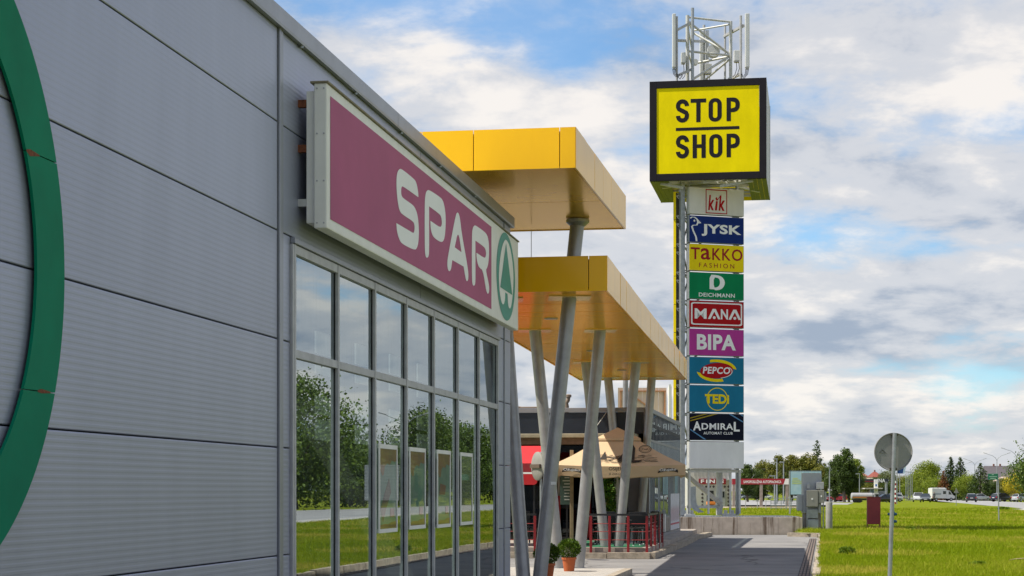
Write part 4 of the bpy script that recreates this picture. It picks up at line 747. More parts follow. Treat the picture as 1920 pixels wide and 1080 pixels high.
for i in range(10):
    z1 = PZ1-i*PH; z0 = z1-PH+.055; H_ = z1-z0; W_ = PW
    mb = MB(); mb.bev(0, W_, .012, .24, z0, z1, .008); pn = mb.build('sign_panel', m_galv if i not in (0, 9) else m_wsteel, PY, ploc, PA)
    mb = MB(); mb.box(.02, W_-.02, 0, .011, z0+.015, z1-.015); mb.build('panel_face', PBG[i], pn)
    def lay(n):
        def M(x, y, n=n): return (W_*x, -.004*n, z0+H_*y)
        return M
    mb = MB(); w = MB(); asp = W_/H_
    def out(b, nm, m): b.build(nm, m, pn)
    if i == 0:
        flat2d(mb, [(.30,.05),(.69,.05),(.69,.95),(.30,.95)], [[(.315,.085),(.675,.085),(.675,.915),(.315,.915)]], lay(1)); text(mb, 'k', lay(1), .345, .455, .17, .74, .03, shear=.15); text(mb, 'k', lay(1), .535, .65, .17, .74, .03, shear=.15); flat2d(mb, [(.465,.17),(.505,.17),(.52,.52),(.485,.52)], [], lay(1)); flat2d(mb, [(.475,.62),(.50,.68),(.515,.60),(.59,.80),(.515,.54),(.495,.54)], [], lay(1)); out(mb, 'lettering', m_pred)
    if i == 1:
        text(mb, 'JYSK', lay(1), .225, .95, .25, .70, .035, 1.05); c = stroke([(.135,.04),(.125,.2),(.075,.42),(.05,.58),(.075,.63),(.14,.64),(.16,.75),(.145,.86),(.10,.93),(.05,.93),(.02,.88)], .03); flat2d(mb, c, [], lay(1)); flat2d(mb, [(.155,.86),(.22,.72),(.15,.70),(.165,.745),(.195,.745),(.16,.80)], [], lay(2)); flat2d(mb, ell(.095,.80,.016,.04,12), [], lay(1)); out(mb, 'lettering', m_pw)
    if i == 2:
        for k, ch in enumerate('TaKKO'): x0 = (.03,.21,.42,.60,.775)[k]; text(mb, ch, lay(1), x0, x0+(.165,.175,.155,.155,.195)[k], .42, .86 if ch != 'a' else .85, .012)
        text(mb, 'FASHION', lay(1), .18, .82, .13, .30, .0, 1.5); out(mb, 'lettering', m_pdred)
    if i == 3:
        flat2d(mb, smooth2([(.37,.92),(.50,.92),(.60,.86),(.65,.70),(.64,.52),(.58,.38),(.47,.34),(.46,.38),(.37,.38),(.37,.39)], 1), [smooth2([(.445,.83),(.445,.45),(.50,.45),(.555,.54),(.56,.72),(.53,.81)], 1)], lay(1)); text(mb, 'DEICHMANN', lay(1), .175, .83, .09, .24, .018, 1.06); out(mb, 'lettering', m_pw)
    if i == 4:
        flat2d(mb, rrect(.035,.965,.09,.93,.06), [rrect(.06,.94,.135,.885,.05)], lay(1))
        for c in (.455, .83): flat2d(mb, [(c-.115,.32),(c-.07,.32),(c-.0,.60),(c+.07,.32),(c+.115,.32),(c+.028,.70),(c-.028,.70)], [], lay(1)); flat2d(mb, ell(c, .375, .026, .055, 14), [], lay(1))
        text(mb, 'M', lay(1), .10, .315, .32, .70, .03); text(mb, 'N', lay(1), .575, .705, .32, .70, .03); out(mb, 'lettering', m_pw)
    if i == 5: text(mb, 'BIPA', lay(1), .14, .85, .22, .80, .035, 1.05); out(mb, 'lettering', m_pw)
    if i == 6:
        y_ = MB(); flat2d(y_, ell(.5,.52,.36,.40,24,5,110)+ell(.48,.50,.30,.32,24,110,20)[::1], [], lay(1)); flat2d(y_, ell(.5,.48,.36,.40,24,185,290)+ell(.5,.50,.30,.31,24,290,200), [], lay(1)); out(y_, 'yellow_swoosh', m_pyel)
        flat2d(mb, [(.5+.30*math.cos(t)-.0, .5+.29*math.sin(t)+.04*math.cos(t)) for t in np.linspace(0, 6.283, 40, endpoint=False)], [], lay(2)); out(mb, 'red_oval', m_pred); text(w, 'PEPCO', lay(3), .245, .745, .38, .64, .025, 1.06, shear=.12); flat2d(w, ell(.5,.48,.285,.27,20,-75,35)+ell(.5,.48,.272,.25,20,35,-75), [], lay(3)); out(w, 'lettering', m_pw)
    if i == 7:
        flat2d(mb, ell(.51,.49,.195,.43,44), [ell(.51,.49,.180,.40,44)], lay(1)); text(mb, 'TEDi', lay(2), .285, .725, .32, .67, .04); out(mb, 'lettering', m_pyel)
    if i == 8:
        b_ = MB(); flat2d(b_, [(.02,.80),(.02,.84),(.28,.985),(.34,.985)], [], lay(1)); flat2d(b_, [(.02,.70),(.02,.74),(.44,.985),(.52,.985)], [], lay(1)); out(b_, 'yellow_beam', mk('beam', (.32, .24, .02)))
        b_ = MB(); flat2d(b_, [(.72,.985),(.77,.985),(.98,.72),(.98,.68)], [], lay(1)); flat2d(b_, [(.02,.42),(.02,.38),(.27,.03),(.31,.03)], [], lay(1)); flat2d(b_, [(.92,.985),(.96,.985),(.98,.94),(.98,.90)], [], lay(1)); out(b_, 'blue_beam', mk('beam2', (.10, .24, .42)))
        text(mb, 'A', lay(2), .07, .215, .36, .70, .03); text(mb, 'DMIRA', lay(2), .225, .80, .40, .64, .022, 1.08); text(mb, 'L', lay(2), .81, .92, .34, .70, .03); text(mb, 'AUTOMAT CLUB', lay(2), .26, .79, .22, .32, .012, 1.08); out(mb, 'lettering', m_pw)
# --- lattice
CA, CB_, CC = Vector((-.15, .34, 0)), Vector((PW-.12, .36, 0)), Vector((1.05, 2.35, 0))
BZ = .62
for c in (CA, CB_, CC): hw_ = .09 if c is CA else .055; mb = MB(); mb.box(c.x-hw_, c.x+hw_, c.y-hw_, c.y+hw_, BZ, 14.3); mb.build('lattice_column', m_galv if c is not CC else m_wsteel, PY, ploc, PA)
for i in range(11):
    z = PZ1-i*PH
    for a, b in ((CA, CB_), (CB_, CC), (CC, CA)):
        d = (b-a).normalized()*.1; mb = MB(); mb.bar(a+d+Vector((0,0,z)), b-d+Vector((0,0,z)), .06, .06); mb.build('lattice_strut', m_wsteel, PY, ploc, PA)
        if i < 10: mb = MB(); p, q = (a, b) if i % 2 else (b, a); d = (q-p).normalized()*.1; mb.bar(p+d+Vector((0,0,z-.06)), q-d+Vector((0,0,z-PH+.06)), .05, .05); mb.build('lattice_brace', m_wsteel, PY, ploc, PA)
dAC = (CC-CA).normalized(); nAC = Vector((-dAC.y, dAC.x, 0))
if nAC.x > 0: nAC = -nAC
for i in range(10):
    z1 = PZ1-.15-i*PH; z0 = z1-PH+.02
    if i == 9: continue
    p = CA+nAC*.24; mb = MB(); mb.poly([p, p+dAC*2.3, p+dAC*2.3+nAC*.09, p+nAC*.09], (0,0,z1-z0)); sp = mb.build('side_panel', m_dark, PY, ploc, PA); sp.location.z = z0
    mb = MB(); e = p-dAC*.02; mb.poly([e, e+dAC*.02, e+dAC*.02+nAC*.095, e+nAC*.095], (0,0,z1-z0)); mb.poly([p+nAC*.092, p+dAC*2.3+nAC*.092, p+dAC*2.3+nAC*.105, p+nAC*.105], (0,0,z1-z0)); mb.build('yellow_edge', m_pyel, sp, fix=True)
    for k in (.15, .95):
        mb = MB(); a = CA+dAC*.1+Vector((0,0,z0+k)); mb.bar(a, a+nAC*.25, .05, .05); mb.bar(a+Vector((0,0,-.25)), a+nAC*.24, .035, .035); mb.build('panel_bracket', m_wsteel, PY, ploc, PA)
# --- base steelwork
for x, y in ((.16, .30), (.95, .22), (1.95, .30), (2.32, .20)):
    mb = MB(); mb.bar((x, y, BZ+.05), (x, y, PZ1-10*PH+.0), .065, .065); mb.build('base_post', m_wsteel, PY, ploc, PA)
mb = MB(); mb.bar((.1, .26, PZ1-10*PH-.05), (PW-.05, .26, PZ1-10*PH-.05), .1, .1); mb.build('base_beam', m_wsteel, PY, ploc, PA)
mb = MB(); mb.bar((.3, .9, .95), (1.9, .9, .95), .09, .11); mb.build('base_beam', m_wsteel, PY, ploc, PA)
mb = MB(); mb.bar((.1, .7, 2.3), (1.75, .7, 1.05), .15, .15); mb.build('base_diagonal', mat('worn_white_steel', (.42,.39,.34), .6, .1, .2, 8), PY, ploc, PA)
mb = MB(); mb.cyl((1.78, .95, BZ), (1.78, .95, PZ1-10*PH), .13, .13, 18); mb.build('base_tube', m_wsteel, PY, ploc, PA, smooth=True)
mb = MB(); mb.cyl((-.55, .5, BZ), (-.55, .5, 3.0), .16, .16, 14); mb.build('base_tube', m_wsteel, PY, ploc, PA, smooth=True)
for x, y in ((.13, .35), (1.95, .42), (-.3, .5)): mb = MB(); mb.bev(x-.22, x+.22, y-.18, y+.18, BZ-.06, BZ+.06, .02); mb.box(x-.18, x-.12, y-.1, y+.1, BZ+.06, BZ+.2); mb.box(x+.12, x+.18, y-.1, y+.1, BZ+.06, BZ+.2); mb.build('foot_plate', m_wsteel, PY, ploc, PA)
mb = MB(); pr = [(.24, 1.75), (.24, 1.35), (.27, 1.1), (.38, .85), (.62, .72)]; vs = [(.28+x, .45+yy, z) for yy in (0, .5) for x, z in pr for _ in (0,)]
vs = [(x+.02, .5, z) for x, z in pr]+[(x+.30, .52, z+.02) for k, (x, z) in enumerate(pr)]; mb.add(vs, [(k, k+1, 6+k, 5+k) for k in range(4)]); mb.build('curved_sheet', m_galv, PY, ploc, PA, smooth=True)
# --- top cube
CU_w, CU_d, CU_h = 4.56, 5.5, 3.92; fc = Vector((px2x(1327, 72.2), 72.2)); cl = (fc.x-PB.x, fc.y-PB.y, 13.78); crot = -TH
m_cubeblk = mat('black_frame', (.014, .012, .017), .55, spec=.15); m_cubey = mk('cube_yellow', (.80, .65, .002), .35); m_cubew = mk('cube_white', (.55, .55, .57), .4)
cube = MB(); t = .12; w2 = CU_w/2
cube.box(-w2+.28, w2-.28, .012, .06, .28, CU_h-.28); cu = cube.build('cube_face', m_cubey, PY, cl, crot)
mb = MB()
for x0, x1, z0, z1 in ((-w2, -w2+.275, 0, CU_h), (w2-.275, w2, 0, CU_h), (-w2+.277, w2-.277, 0, .275), (-w2+.277, w2-.277, CU_h-.275, CU_h)): mb.bev(x0, x1, -.02, .10, z0, z1, .008)
mb.build('cube_frame', m_cubeblk, PY, cl, crot)
for sx in (-1, 1):
    a = sx*w2; nseg = 5
    for k in range(nseg): mb = MB(); y0 = .102+k*(CU_d-.2)/nseg; mb.box(min(a, a-sx*.06), max(a, a-sx*.06), y0+.006, y0+(CU_d-.2)/nseg-.006, .02, CU_h-.02); mb.build('cube_side_panel', m_cubew, PY, cl, crot)
    mb = MB(); mb.box(a-.03-.02*sx, a+.03-.02*sx, CU_d-.095, CU_d, 0, CU_h); mb.build('cube_corner', m_cubeblk, PY, cl, crot)
mb = MB(); mb.box(-w2+.07, w2-.07, CU_d-.08, CU_d-.02, 0, CU_h); mb.build('cube_rear_face', m_cubey, PY, cl, crot)
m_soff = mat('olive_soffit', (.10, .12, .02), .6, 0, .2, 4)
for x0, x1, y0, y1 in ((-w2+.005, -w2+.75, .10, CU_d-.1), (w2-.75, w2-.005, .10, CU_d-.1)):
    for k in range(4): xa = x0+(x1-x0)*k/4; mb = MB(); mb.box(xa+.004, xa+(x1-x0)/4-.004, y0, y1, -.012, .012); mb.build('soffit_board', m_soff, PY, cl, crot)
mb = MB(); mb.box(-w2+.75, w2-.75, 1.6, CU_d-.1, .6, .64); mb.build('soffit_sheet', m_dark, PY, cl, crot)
for k in range(6): mb = MB(); y = .4+k*.85; mb.bar((-w2+.6, y, .08), (w2-.6, y, .08), .09, .09); mb.build('floor_beam', m_wsteel, PY, cl, crot)
for a, b in (((-1.6,.5,.0), (.2,2.2,.25)), ((1.6,.5,.0), (.2,2.4,.25)), ((-1.9,1.6,.0), (.4,.9,.22)), ((1.9,3.2,.0), (.2,1.4,.2)), ((-.2,.3,-.05),(1.5,.35,.25)), ((1.75,.4,-.02),(.45,.45,-.2)), ((-1.9,.5,-.03),(-1.0,.6,-.2))): mb = MB(); mb.bar(a, b, .1, .1); mb.build('outrigger', m_wsteel, PY, cl, crot)
for k in range(9): mb = MB(); x = -1.4+k*.35; mb.box(x, x+.03, 1.0, 1.5, .1, .5); mb.build('service_grille_bar', m_wsteel, PY, cl, crot)
def din(ch):
    t = .185; w = .56; arc = lambda cx, cy, r, a0, a1, n=10: [(cx+r*math.cos(R(a0+(a1-a0)*k/n)), cy+r*math.sin(R(a0+(a1-a0)*k/n))) for k in range(n+1)]
    if ch == 'S': r = (w-t)/2; return [(stroke(arc(w/2, 1-t/2-r, r, -5, 180)+[(t/2, .66), (t/2+.03, .585), (w/2, .50), (w-t/2-.03, .415), (w-t/2, .34)]+arc(w/2, t/2+r, r, 0, -185), t), [])]
    if ch == 'T': w = .66; return [([(0, 1), (0, 1-t*.9), (w/2-t/2, 1-t*.9), (w/2-t/2, 0), (w/2+t/2, 0), (w/2+t/2, 1-t*.9), (w, 1-t*.9), (w, 1)], [])]
    if ch == 'O': return [(rrect(0, w, 0, 1, .26, 10), [rrect(t, w-t, t*.85, 1-t*.85, .095, 8)])]
    if ch == 'H': return [([(0, 0), (t, 0), (t, .43), (w-t, .43), (w-t, 0), (w, 0), (w, 1), (w-t, 1), (w-t, .59), (t, .59), (t, 1), (0, 1)], [])]
    if ch == 'P': b = .38; return [([(0, 0), (t, 0), (t, b)]+arc(w-.27, b+.27, .27, -90, 0, 8)+arc(w-.27, 1-.27, .27, 0, 90, 8)+[(0, 1)], [[(t, b+t*.85)]+arc(w-.27, b+.27, .27-t, -90, 0, 6)+arc(w-.27, 1-.27, .27-t, 0, 90, 6)+[(t, 1-t*.85)]])]
mb = MB(); U_ = .00511
for word, z0, hh in (('STOP', 2.27, .92), ('SHOP', .86, .92)):
    for ch, x0 in zip(word, ((285, 398, 535, 672) if word == 'STOP' else (285, 413, 540, 672))):
        for o_, hl in din(ch): flat2d(mb, o_, hl, lambda x, y, x0=x0, z0=z0, hh=hh: ((x0-529)*U_+x*hh, .008, z0+y*hh))
mb.add([(-1.25,.008,1.95), (1.23,.008,1.95), (1.23,.008,2.07), (-1.25,.008,2.07)], [(0,1,2,3)]); mb.build('lettering', m_cubeblk, cu)
# ================================================================== ANTENNA MAST on the cube
AZ = 13.78+CU_h+.01; AY = 74.6; AN = thing('antenna_mast', 'white steel truss with cellular antennas on top of the yellow cube', 'antenna', (px2x(1330, AY), AY, AZ))
def ap(px, py, dy=0): p = P(px, py, AY+dy); return p-Vector((px2x(1330, AY), AY, AZ))
def ab(px, dy=0): p = ap(px, 149, dy); return Vector((p.x, p.y, -.005))
for px, top, dy, rr in ((1289, 29, 0, .075), (1297.5, 50, 1.5, .06), (1370, 40, .6, .07)):
    mb = MB(); mb.cyl(ab(px, dy), ap(px, top, dy), rr, rr, 12); mb.build('truss_leg', m_wsteel, AN, smooth=True)
for (a, at, ad), (b, bt, bd), rr in (((1289,32,0),(1370,41,.6),.07), ((1297,58,1.5),(1367,46,.6),.06), ((1290,40,0),(1366,100,.6),.075), ((1297,60,1.5),(1364,98,.6),.075), ((1290,96,0),(1368,104,.6),.075), ((1297,120,1.5),(1368,106,.6),.075), ((1300,148,0),(1364,108,.6),.08), ((1322,150,1.5),(1367,112,.6),.07), ((1289,45,0),(1297,92,1.5),.05), ((1289,92,0),(1297,122,1.5),.05), ((1289,34,0),(1297,56,1.5),.05)):
    mb = MB(); mb.cyl(ap(a, at, ad), ap(b, bt, bd), rr*.62, rr*.62, 10); mb.build('truss_strut', m_wsteel, AN, smooth=True)
for px, top, dy, rr, m in ((1298.5, 15, -.3, .065, m_galv), (1269, 31, -.4, .05, m_frame), (1389, 29.5, -.2, .055, m_frame), (1320, 47, 2.0, .06, m_frame), (1359.5, 47, 1.4, .045, m_frame)):
    mb = MB(); mb.cyl(ab(px, dy), ap(px, top, dy), rr, rr, 10); mb.build('mounting_pole', m, AN, smooth=True)
for (a, at, ad), (b, bt, bd) in (((1270,56,-.4),(1300,40,-.2)), ((1270,76,-.4),(1285,76.5,0)), ((1300,77,0),(1322,78,2.0)), ((1270,142,-.4),(1299,129,-.2)), ((1358,68,1.4),(1394,48,-.2)), ((1366,149,.6),(1390,138,-.2))):
    mb = MB(); mb.bar(ap(a, at, ad), ap(b, bt, bd), .09, .10); mb.build('mounting_arm', m_frame, AN)
m_ant = mat('antenna_white', (.55, .56, .57), .45, 0, .05, 4)
for x0, x1, y0, y1, dy in ((1260.5, 1267, 26, 127, -.5), (1397, 1405, 25.5, 127, -.3), (1312, 1319, 58, 152, 1.9), (1323, 1329, 57, 112, 2.1)):
    a = ap(x0, y1, dy); b = ap(x1, y0, dy); tilt = .05 if x0 > 1390 else (-.04 if x0 < 1270 else 0); mb = MB(); mb.bev(a.x, b.x, a.y-.09, a.y+.12, max(a.z, .0), b.z, .03); o = mb.build('panel_antenna', m_ant, AN)
    mb = MB(); mb.box(a.x+.02, b.x-.02, a.y-.07, a.y+.1, max(a.z, .0)-.05 if a.z > .1 else .0, max(a.z, .0)-.002 if a.z > .1 else .001); mb.build('antenna_cap', m_frame, o)
    for k in range(3):
        if a.z < .1: break
        mb = MB(); p = Vector(((a.x+b.x)/2+(k-1)*.05, a.y, a.z-.05)); sgn = 1 if x0 < 1300 else -1; mb.tube([p, p+Vector((sgn*.03, 0, -.2)), p+Vector((sgn*(.12+.04*k), 0, -.32-.05*k)), p+Vector((sgn*(.2+.03*k), 0, -.2))], .014, 6); mb.build('antenna_cable', m_joint, o)
for x0, x1, y0, y1, dy in ((1277, 1285.5, 99, 118, -.2), (1376, 1386.5, 95, 115, -.1), (1321, 1334, 120, 138, 1.9)):
    a = ap(x0, y1, dy); b = ap(x1, y0, dy); mb = MB(); mb.bev(a.x, b.x, a.y-.1, a.y+.15, a.z, b.z, .02); o = mb.build('radio_unit', m_ant, AN); mb = MB(); mb.box(a.x+.02, b.x-.02, a.y-.08, a.y+.13, a.z-.04, a.z-.001); mb.build('radio_base', m_frame, o)
    for k in range(2): mb = MB(); p = Vector((a.x+.1+k*.1, a.y, a.z-.04)); mb.tube([p, p+Vector((.02, 0, -.25)), p+Vector((-.06, 0, -.5)), p+Vector((-.15, 0, -.6))], .013, 6); mb.build('radio_cable', m_joint, o)
dc = ap(1337, 97, 1.2); mb = MB(); n = 24; vs = []
for rad, off in ((.0, -.25), (.25, -.25), (.25, -.05), (.28, -.05), (.28, .0)):
    for k in range(n): t = 6.2832*k/n; vs.append(dc+Vector((rad*math.cos(t), off, rad*math.sin(t))))
mb.add(vs, [(i*n+k, i*n+(k+1)%n, (i+1)*n+(k+1)%n, (i+1)*n+k) for i in range(4) for k in range(n)]); mb.build('microwave_dish', m_ant, AN, smooth=True, fix=True)
dc = ap(1303, 118, .8); mb = MB(); mb.cyl(dc, dc+Vector((0, -.2, 0)), .12, .12, 16); mb.build('microwave_dish', m_ant, AN)
# ================================================================== CONCRETE PLINTH WALL
WY = 71.8; wx0, wx1 = px2x(1262, WY), px2x(1505, WY)
def plinth_mat():
    m = mat('plinth_concrete', (.44, .37, .31), .9, 0, .16, 3, bump=.5, bscale=40); N = m.node_tree.nodes; L = m.node_tree.links; b = N['Principled BSDF']; tc = N.new('ShaderNodeTexCoord')
    mp = N.new('ShaderNodeMapping'); mp.inputs['Scale'].default_value = (1.5, 1, .12); L.new(tc.outputs['Object'], mp.inputs[0]); n = N.new('ShaderNodeTexNoise'); n.inputs['Scale'].default_value = 1.6; n.inputs['Detail'].default_value = 7; n.inputs['Roughness'].default_value = .7; L.new(mp.outputs[0], n.inputs['Vector'])
    r = N.new('ShaderNodeValToRGB'); r.color_ramp.elements[0].position = .51; r.color_ramp.elements[1].position = .62; r.color_ramp.elements[0].color = (1,1,1,1); r.color_ramp.elements[1].color = (.28,.22,.17,1); L.new(n.outputs['Fac'], r.inputs[0])
    mx = N.new('ShaderNodeMixRGB'); mx.blend_type = 'MULTIPLY'; mx.inputs[0].default_value = 1; L.new(b.inputs['Base Color'].links[0].from_socket, mx.inputs[1]); L.new(r.outputs[0], mx.inputs[2]); L.new(mx.outputs[0], b.inputs['Base Color']); return m
m_pl = plinth_mat(); PL = thing('plinth_wall', 'low stained concrete plinth wall under the sign pylon', 'wall', (wx0, WY, -.13))
L_ = wx1-wx0; segs = [0, 1.1, L_*.5, L_-.92, L_]
for a, b in zip(segs[:-1], segs[1:]): mb = MB(); mb.bev(a+.004, b-.004, 0, 3.4, 0, .69, .012); mb.build('wall_block', m_pl, PL)
mb = MB(); mb.box(.3, L_-.1, .1, 3.3, .691, .72); mb.build('top_grating', mat('grating', (.22,.23,.25), .6, .3), PL)
for k in range(40): mb = MB(); x = .35+k*(L_-.6)/40; mb.box(x, x+.06, .06, .1, .70, .735); mb.build('grating_tooth', m_galv, PL)
# ================================================================== ELECTRIC CABINETS
EB = Vector((px2x(1530, 73.8), 73.8, 0)); EC = thing('electric_cabinet', 'tall pale grey electrical cabinet beside the plinth wall', 'cabinet', EB)
def eb(x0, x1, y0, y1, dy0, dy1, nm, m, root=EC, bev=.015, par=None):
    a = P(x0, y1, 73.8)-EB; b = P(x1, y0, 73.8)-EB; mb = MB(); mb.bev(a.x, b.x, dy0, dy1, max(a.z, 0), b.z, bev); return mb.build(nm, m, par or root)
m_cab = mat('cabinet_grey', (.36, .37, .38), .5, 0, .06, 3); m_cab2 = mat('cabinet_beige', (.26, .25, .215), .5, 0, .06, 3)
eb(1508, 1541, 886.5, 962, .25, .75, 'cabinet_body', m_cab); eb(1499, 1507.5, 928, 958, .3, .7, 'side_box', m_cab)
eb(1510, 1542, 962.5, 995, .3, .8, 'concrete_base', m_conc); eb(1541.5, 1544, 890, 905, .4, .6, 'side_fin', m_cab)
E2 = thing('meter_cabinet', 'beige metal meter cabinets on a steel stand before the grey cabinet', 'cabinet', EB)
b1 = eb(1512.5, 1533.5, 919, 950, -.05, .20, 'meter_box', m_cab2, E2); b2 = eb(1534.5, 1545.5, 919, 943, -.03, .20, 'meter_box', m_cab2, E2)
for q, x0, x1, y0, y1 in ((b1, 1521, 1524, 934, 937), (b2, 1538.5, 1541, 929, 932)): eb(x0, x1, y0, y1, -.06 if q is b1 else -.04, -.045 if q is b1 else -.025, 'warning_label', m_offw, E2, .002, q)
for x in (1513.5, 1544): eb(x-1, x+1, 943 if x > 1540 else 950.5, 995, .02, .08, 'stand_leg', m_galv, E2)
eb(1514, 1535, 955, 972, .10, .16, 'cable_cover', m_galv, E2); eb(1515, 1535, 974, 996, .02, .12, 'lower_panel', mat('bluish_panel', (.30,.33,.37), .5, .2), E2); eb(1531, 1545, 904, 917, .02, .2, 'lamp_box', m_frame, E2); eb(1514, 1519, 907, 916, .1, .2, 'lamp_box', m_frame, E2); eb(1535.5, 1541, 944, 962, .1, .2, 'small_box', m_cab, E2); eb(1546.5, 1550.5, 922, 940, .1, .25, 'side_box', m_cab, E2)
a = P(1554.5, 995, 73.4); r = thing('concrete_post', 'round weathered concrete post beside the electric cabinets', 'post', (a.x, 73.4, 0)); mb = MB(); mb.lathe([(.135, 0), (.135, 1.12), (.12, 1.15), (0, 1.16)], (0,0,0), 20); mb.build('shaft', mat('pale_concrete', (.25,.245,.23), .85, 0, .15, 4, bump=.3), r, smooth=True); mb = MB(); mb.lathe([(.138, .04), (.138, .09)], (0,0,0), 20); mb.build('band', m_galv, r)
# ================================================================== RED BOARD, HYDRANT, SIGNS
BY = 75.8; r = thing('red_notice_board', 'dark red metal notice board on two legs standing in the lawn', 'notice board', (px2x(1638, BY), BY, 0), R(6))
mr = mat('dark_red_board', (.24, .018, .028), .45, 0, .12, 3); w = .56; mb = MB(); mb.bev(-w/2, w/2, -.05, .06, py2z(983, BY), py2z(932.5, BY), .012); mb.build('board', mr, r)
mb = MB(); mb.poly([(-w/2-.02, -.08, py2z(932.4, BY)), (w/2+.02, -.08, py2z(932.4, BY)), (w/2+.02, .09, py2z(932.4, BY)), (-w/2-.02, .09, py2z(932.4, BY))], (0,0,.02)); mb.build('top_lid', mr, r, fix=True)
for sx in (-1, 1): mb = MB(); mb.bar((sx*(w/2-.02), 0, 0), (sx*(w/2-.02), 0, py2z(982.9, BY)), .04, .04); mb.build('leg', mr, r)
r = thing('fire_hydrant', 'blue fire hydrant half hidden behind the sign pole', 'hydrant', (px2x(1673, 75.4), 75.4, 0)); mh = mat('hydrant_blue', (.015, .10, .20), .45, 0, .15, 8)
mb = MB(); mb.lathe([(.12, 0), (.12, .05), (.075, .07), (.075, .55), (.10, .58), (.10, .72), (.07, .80), (.03, .84), (.03, .88)], (0,0,0), 18); mb.build('barrel', mh, r, smooth=True)
for sx, z in ((-1, .64), (1, .64), (1, .34)): mb = MB(); mb.cyl((sx*.06, 0, z), (sx*.17, 0, z), .055, .06, 12); mb.cyl((sx*.17, 0, z), (sx*.19, 0, z), .045, .03, 12); mb.build('outlet', mh, r, smooth=True)
# round sign seen from behind
SY = 28.8; sb = Vector((px2x(1667, SY), SY, 0)); r = thing('round_road_sign', 'round road sign seen from behind on a grey pole in the lawn', 'road sign', sb)
st = Vector((px2x(1677.5, SY), SY, py2z(812, SY)))-sb; mb = MB(); mb.cyl((0,0,-.05), st, .033, .033, 16); mb.build('pole', m_galv, r, smooth=True)
d = st.normalized(); sc = d*((py2z(847, SY))/d.z); n = 56; vs = []; m_back = mat('sign_back', (.25, .25, .25), .5, .3, .10, 5)
for rad, off in ((.0, .045), (.278, .045), (.288, .030), (.297, .030), (.300, .040), (.300, .065)):
    for k in range(n): t = 6.2832*k/n; vs.append(sc+Vector((rad*math.cos(t), off, rad*math.sin(t))))
mb = MB(); mb.add(vs, [(i*n+k, i*n+(k+1)%n, (i+1)*n+(k+1)%n, (i+1)*n+k) for i in range(5) for k in range(n)]); mb.build('sign_disc', m_back, r, smooth=True, fix=True)
mb = MB(); mb.cyl(sc+Vector((0,.066,0)), sc+Vector((0,.068,0)), .299, .299, n); mb.build('sign_face', m_offw, r)
mb = MB(); mb.cyl(sc+Vector((0,.069,0)), sc+Vector((0,.0705,0)), .298, .298, n); mb.build('face_border', m_red, r)
for z in (-.27, .27): mb = MB(); mb.cbox(sc+Vector((z*d.x, .02, z)), (.11, .055, .035)); mb.build('clamp', mat('dark_clamp', (.08,.07,.05), .6, .4), r)
mb = MB(); q = sc+Vector((-.165, .0445, .005))
for a, b in (((-.055,-.02),(-.01,.035)), ((-.01,.035),(.055,-.03)), ((-.035,-.02),(-.01,.02)), ((-.01,.02),(.03,-.022)), ((-.055,-.022),(.03,-.026))): mb.bar(q+Vector((a[0],-.002,a[1])), q+Vector((b[0],-.002,b[1])), .002, .006, up=(0,1,0))
mb.build('stamped_mark', m_ink, r)
GY = 95.0; r = thing('green_street_sign', 'small green street sign on a thin pole far out on the lawn', 'road sign', (px2x(1873, GY), GY, 0)); mb = MB(); mb.cyl((0,0,-.05), (px2x(1871.5, GY)-px2x(1873, GY), 0, py2z(897.5, GY)), .034, .034, 10); mb.build('pole', m_galv, r, smooth=True)
a = P(1852, 899.5, GY)-Vector((px2x(1873, GY), GY, 0)); b = P(1871, 888, GY)-Vector((px2x(1873, GY), GY, 0)); mb = MB(); mb.bev(a.x, b.x, -.05, -.035, a.z, b.z, .004); sgn = mb.build('sign_plate', mat('sign_green', (.004, .16, .08), .4), r)
mb = MB()
for z, x0, x1 in ((.26, .2, .3), (.16, .06, .46), (.07, .12, .40)): mb.box(a.x+x0, a.x+x1, -.053, -.051, a.z+z-.018, a.z+z+.018)
for z0 in (.012, b.z-a.z-.02): mb.box(a.x+.01, b.x-.01, -.053, -.051, a.z+z0, a.z+z0+.008)
mb.build('sign_lines', mat('pale_green', (.35,.55,.45), .5), sgn)
TY = 222.; r = thing('triangle_road_sign', 'grey triangular road sign back on a pole beside the street', 'road sign', (px2x(1793, TY), TY, gz(TY))); z0 = py2z(924.5, TY)-gz(TY); z1 = py2z(915.5, TY)-gz(TY); w = 5*TY/F
mb = MB(); mb.poly([(-w, -.02, z0), (w, -.02, z0), (0, -.02, z1)], (0, .02, 0)); mb.build('sign_plate', m_back, r, fix=True); mb = MB(); mb.cyl((0, .03, 0), (0, .03, z1), .04, .04, 8); mb.build('pole', m_galv, r)
# weeds, stone and stick on the lawn
m_weed = leaf_mat('weed_leaves', (.07, .13, .006), (.11, .19, .01), (.20, .27, .012))
for i, (px, py, rad, hh, lab) in enumerate(((1591, 1040, .30, .22, 'dark leafy weed clump in the lawn near the kerb'), (1708, 996, .25, .16, 'small dark weed tuft along the shadow line on the lawn'), (1835, 1062, .22, .10, 'low broad weed clump near the right edge of the lawn'), (1884, 957, .5, .22, 'bushy weed patch far out on the lawn'))):
    Y = EYE*F/(py-HY); X = px2x(px, Y); g = np.random.default_rng(40+i); Q = np.concatenate([leaf_ball((g.normal()*rad*.4, g.normal()*rad*.4, hh*.5), rad*.4, 90, .05 if i < 3 else .10, hh/rad, 100+i*20+k) for k in range(9)])
    tag(link('weed_clump', quads_mesh('weed_clump', Q, m_weed, g.random(len(Q))), None, (X, Y, lawn_h(X, Y))), lab, 'weed', 'weeds on the lawn')
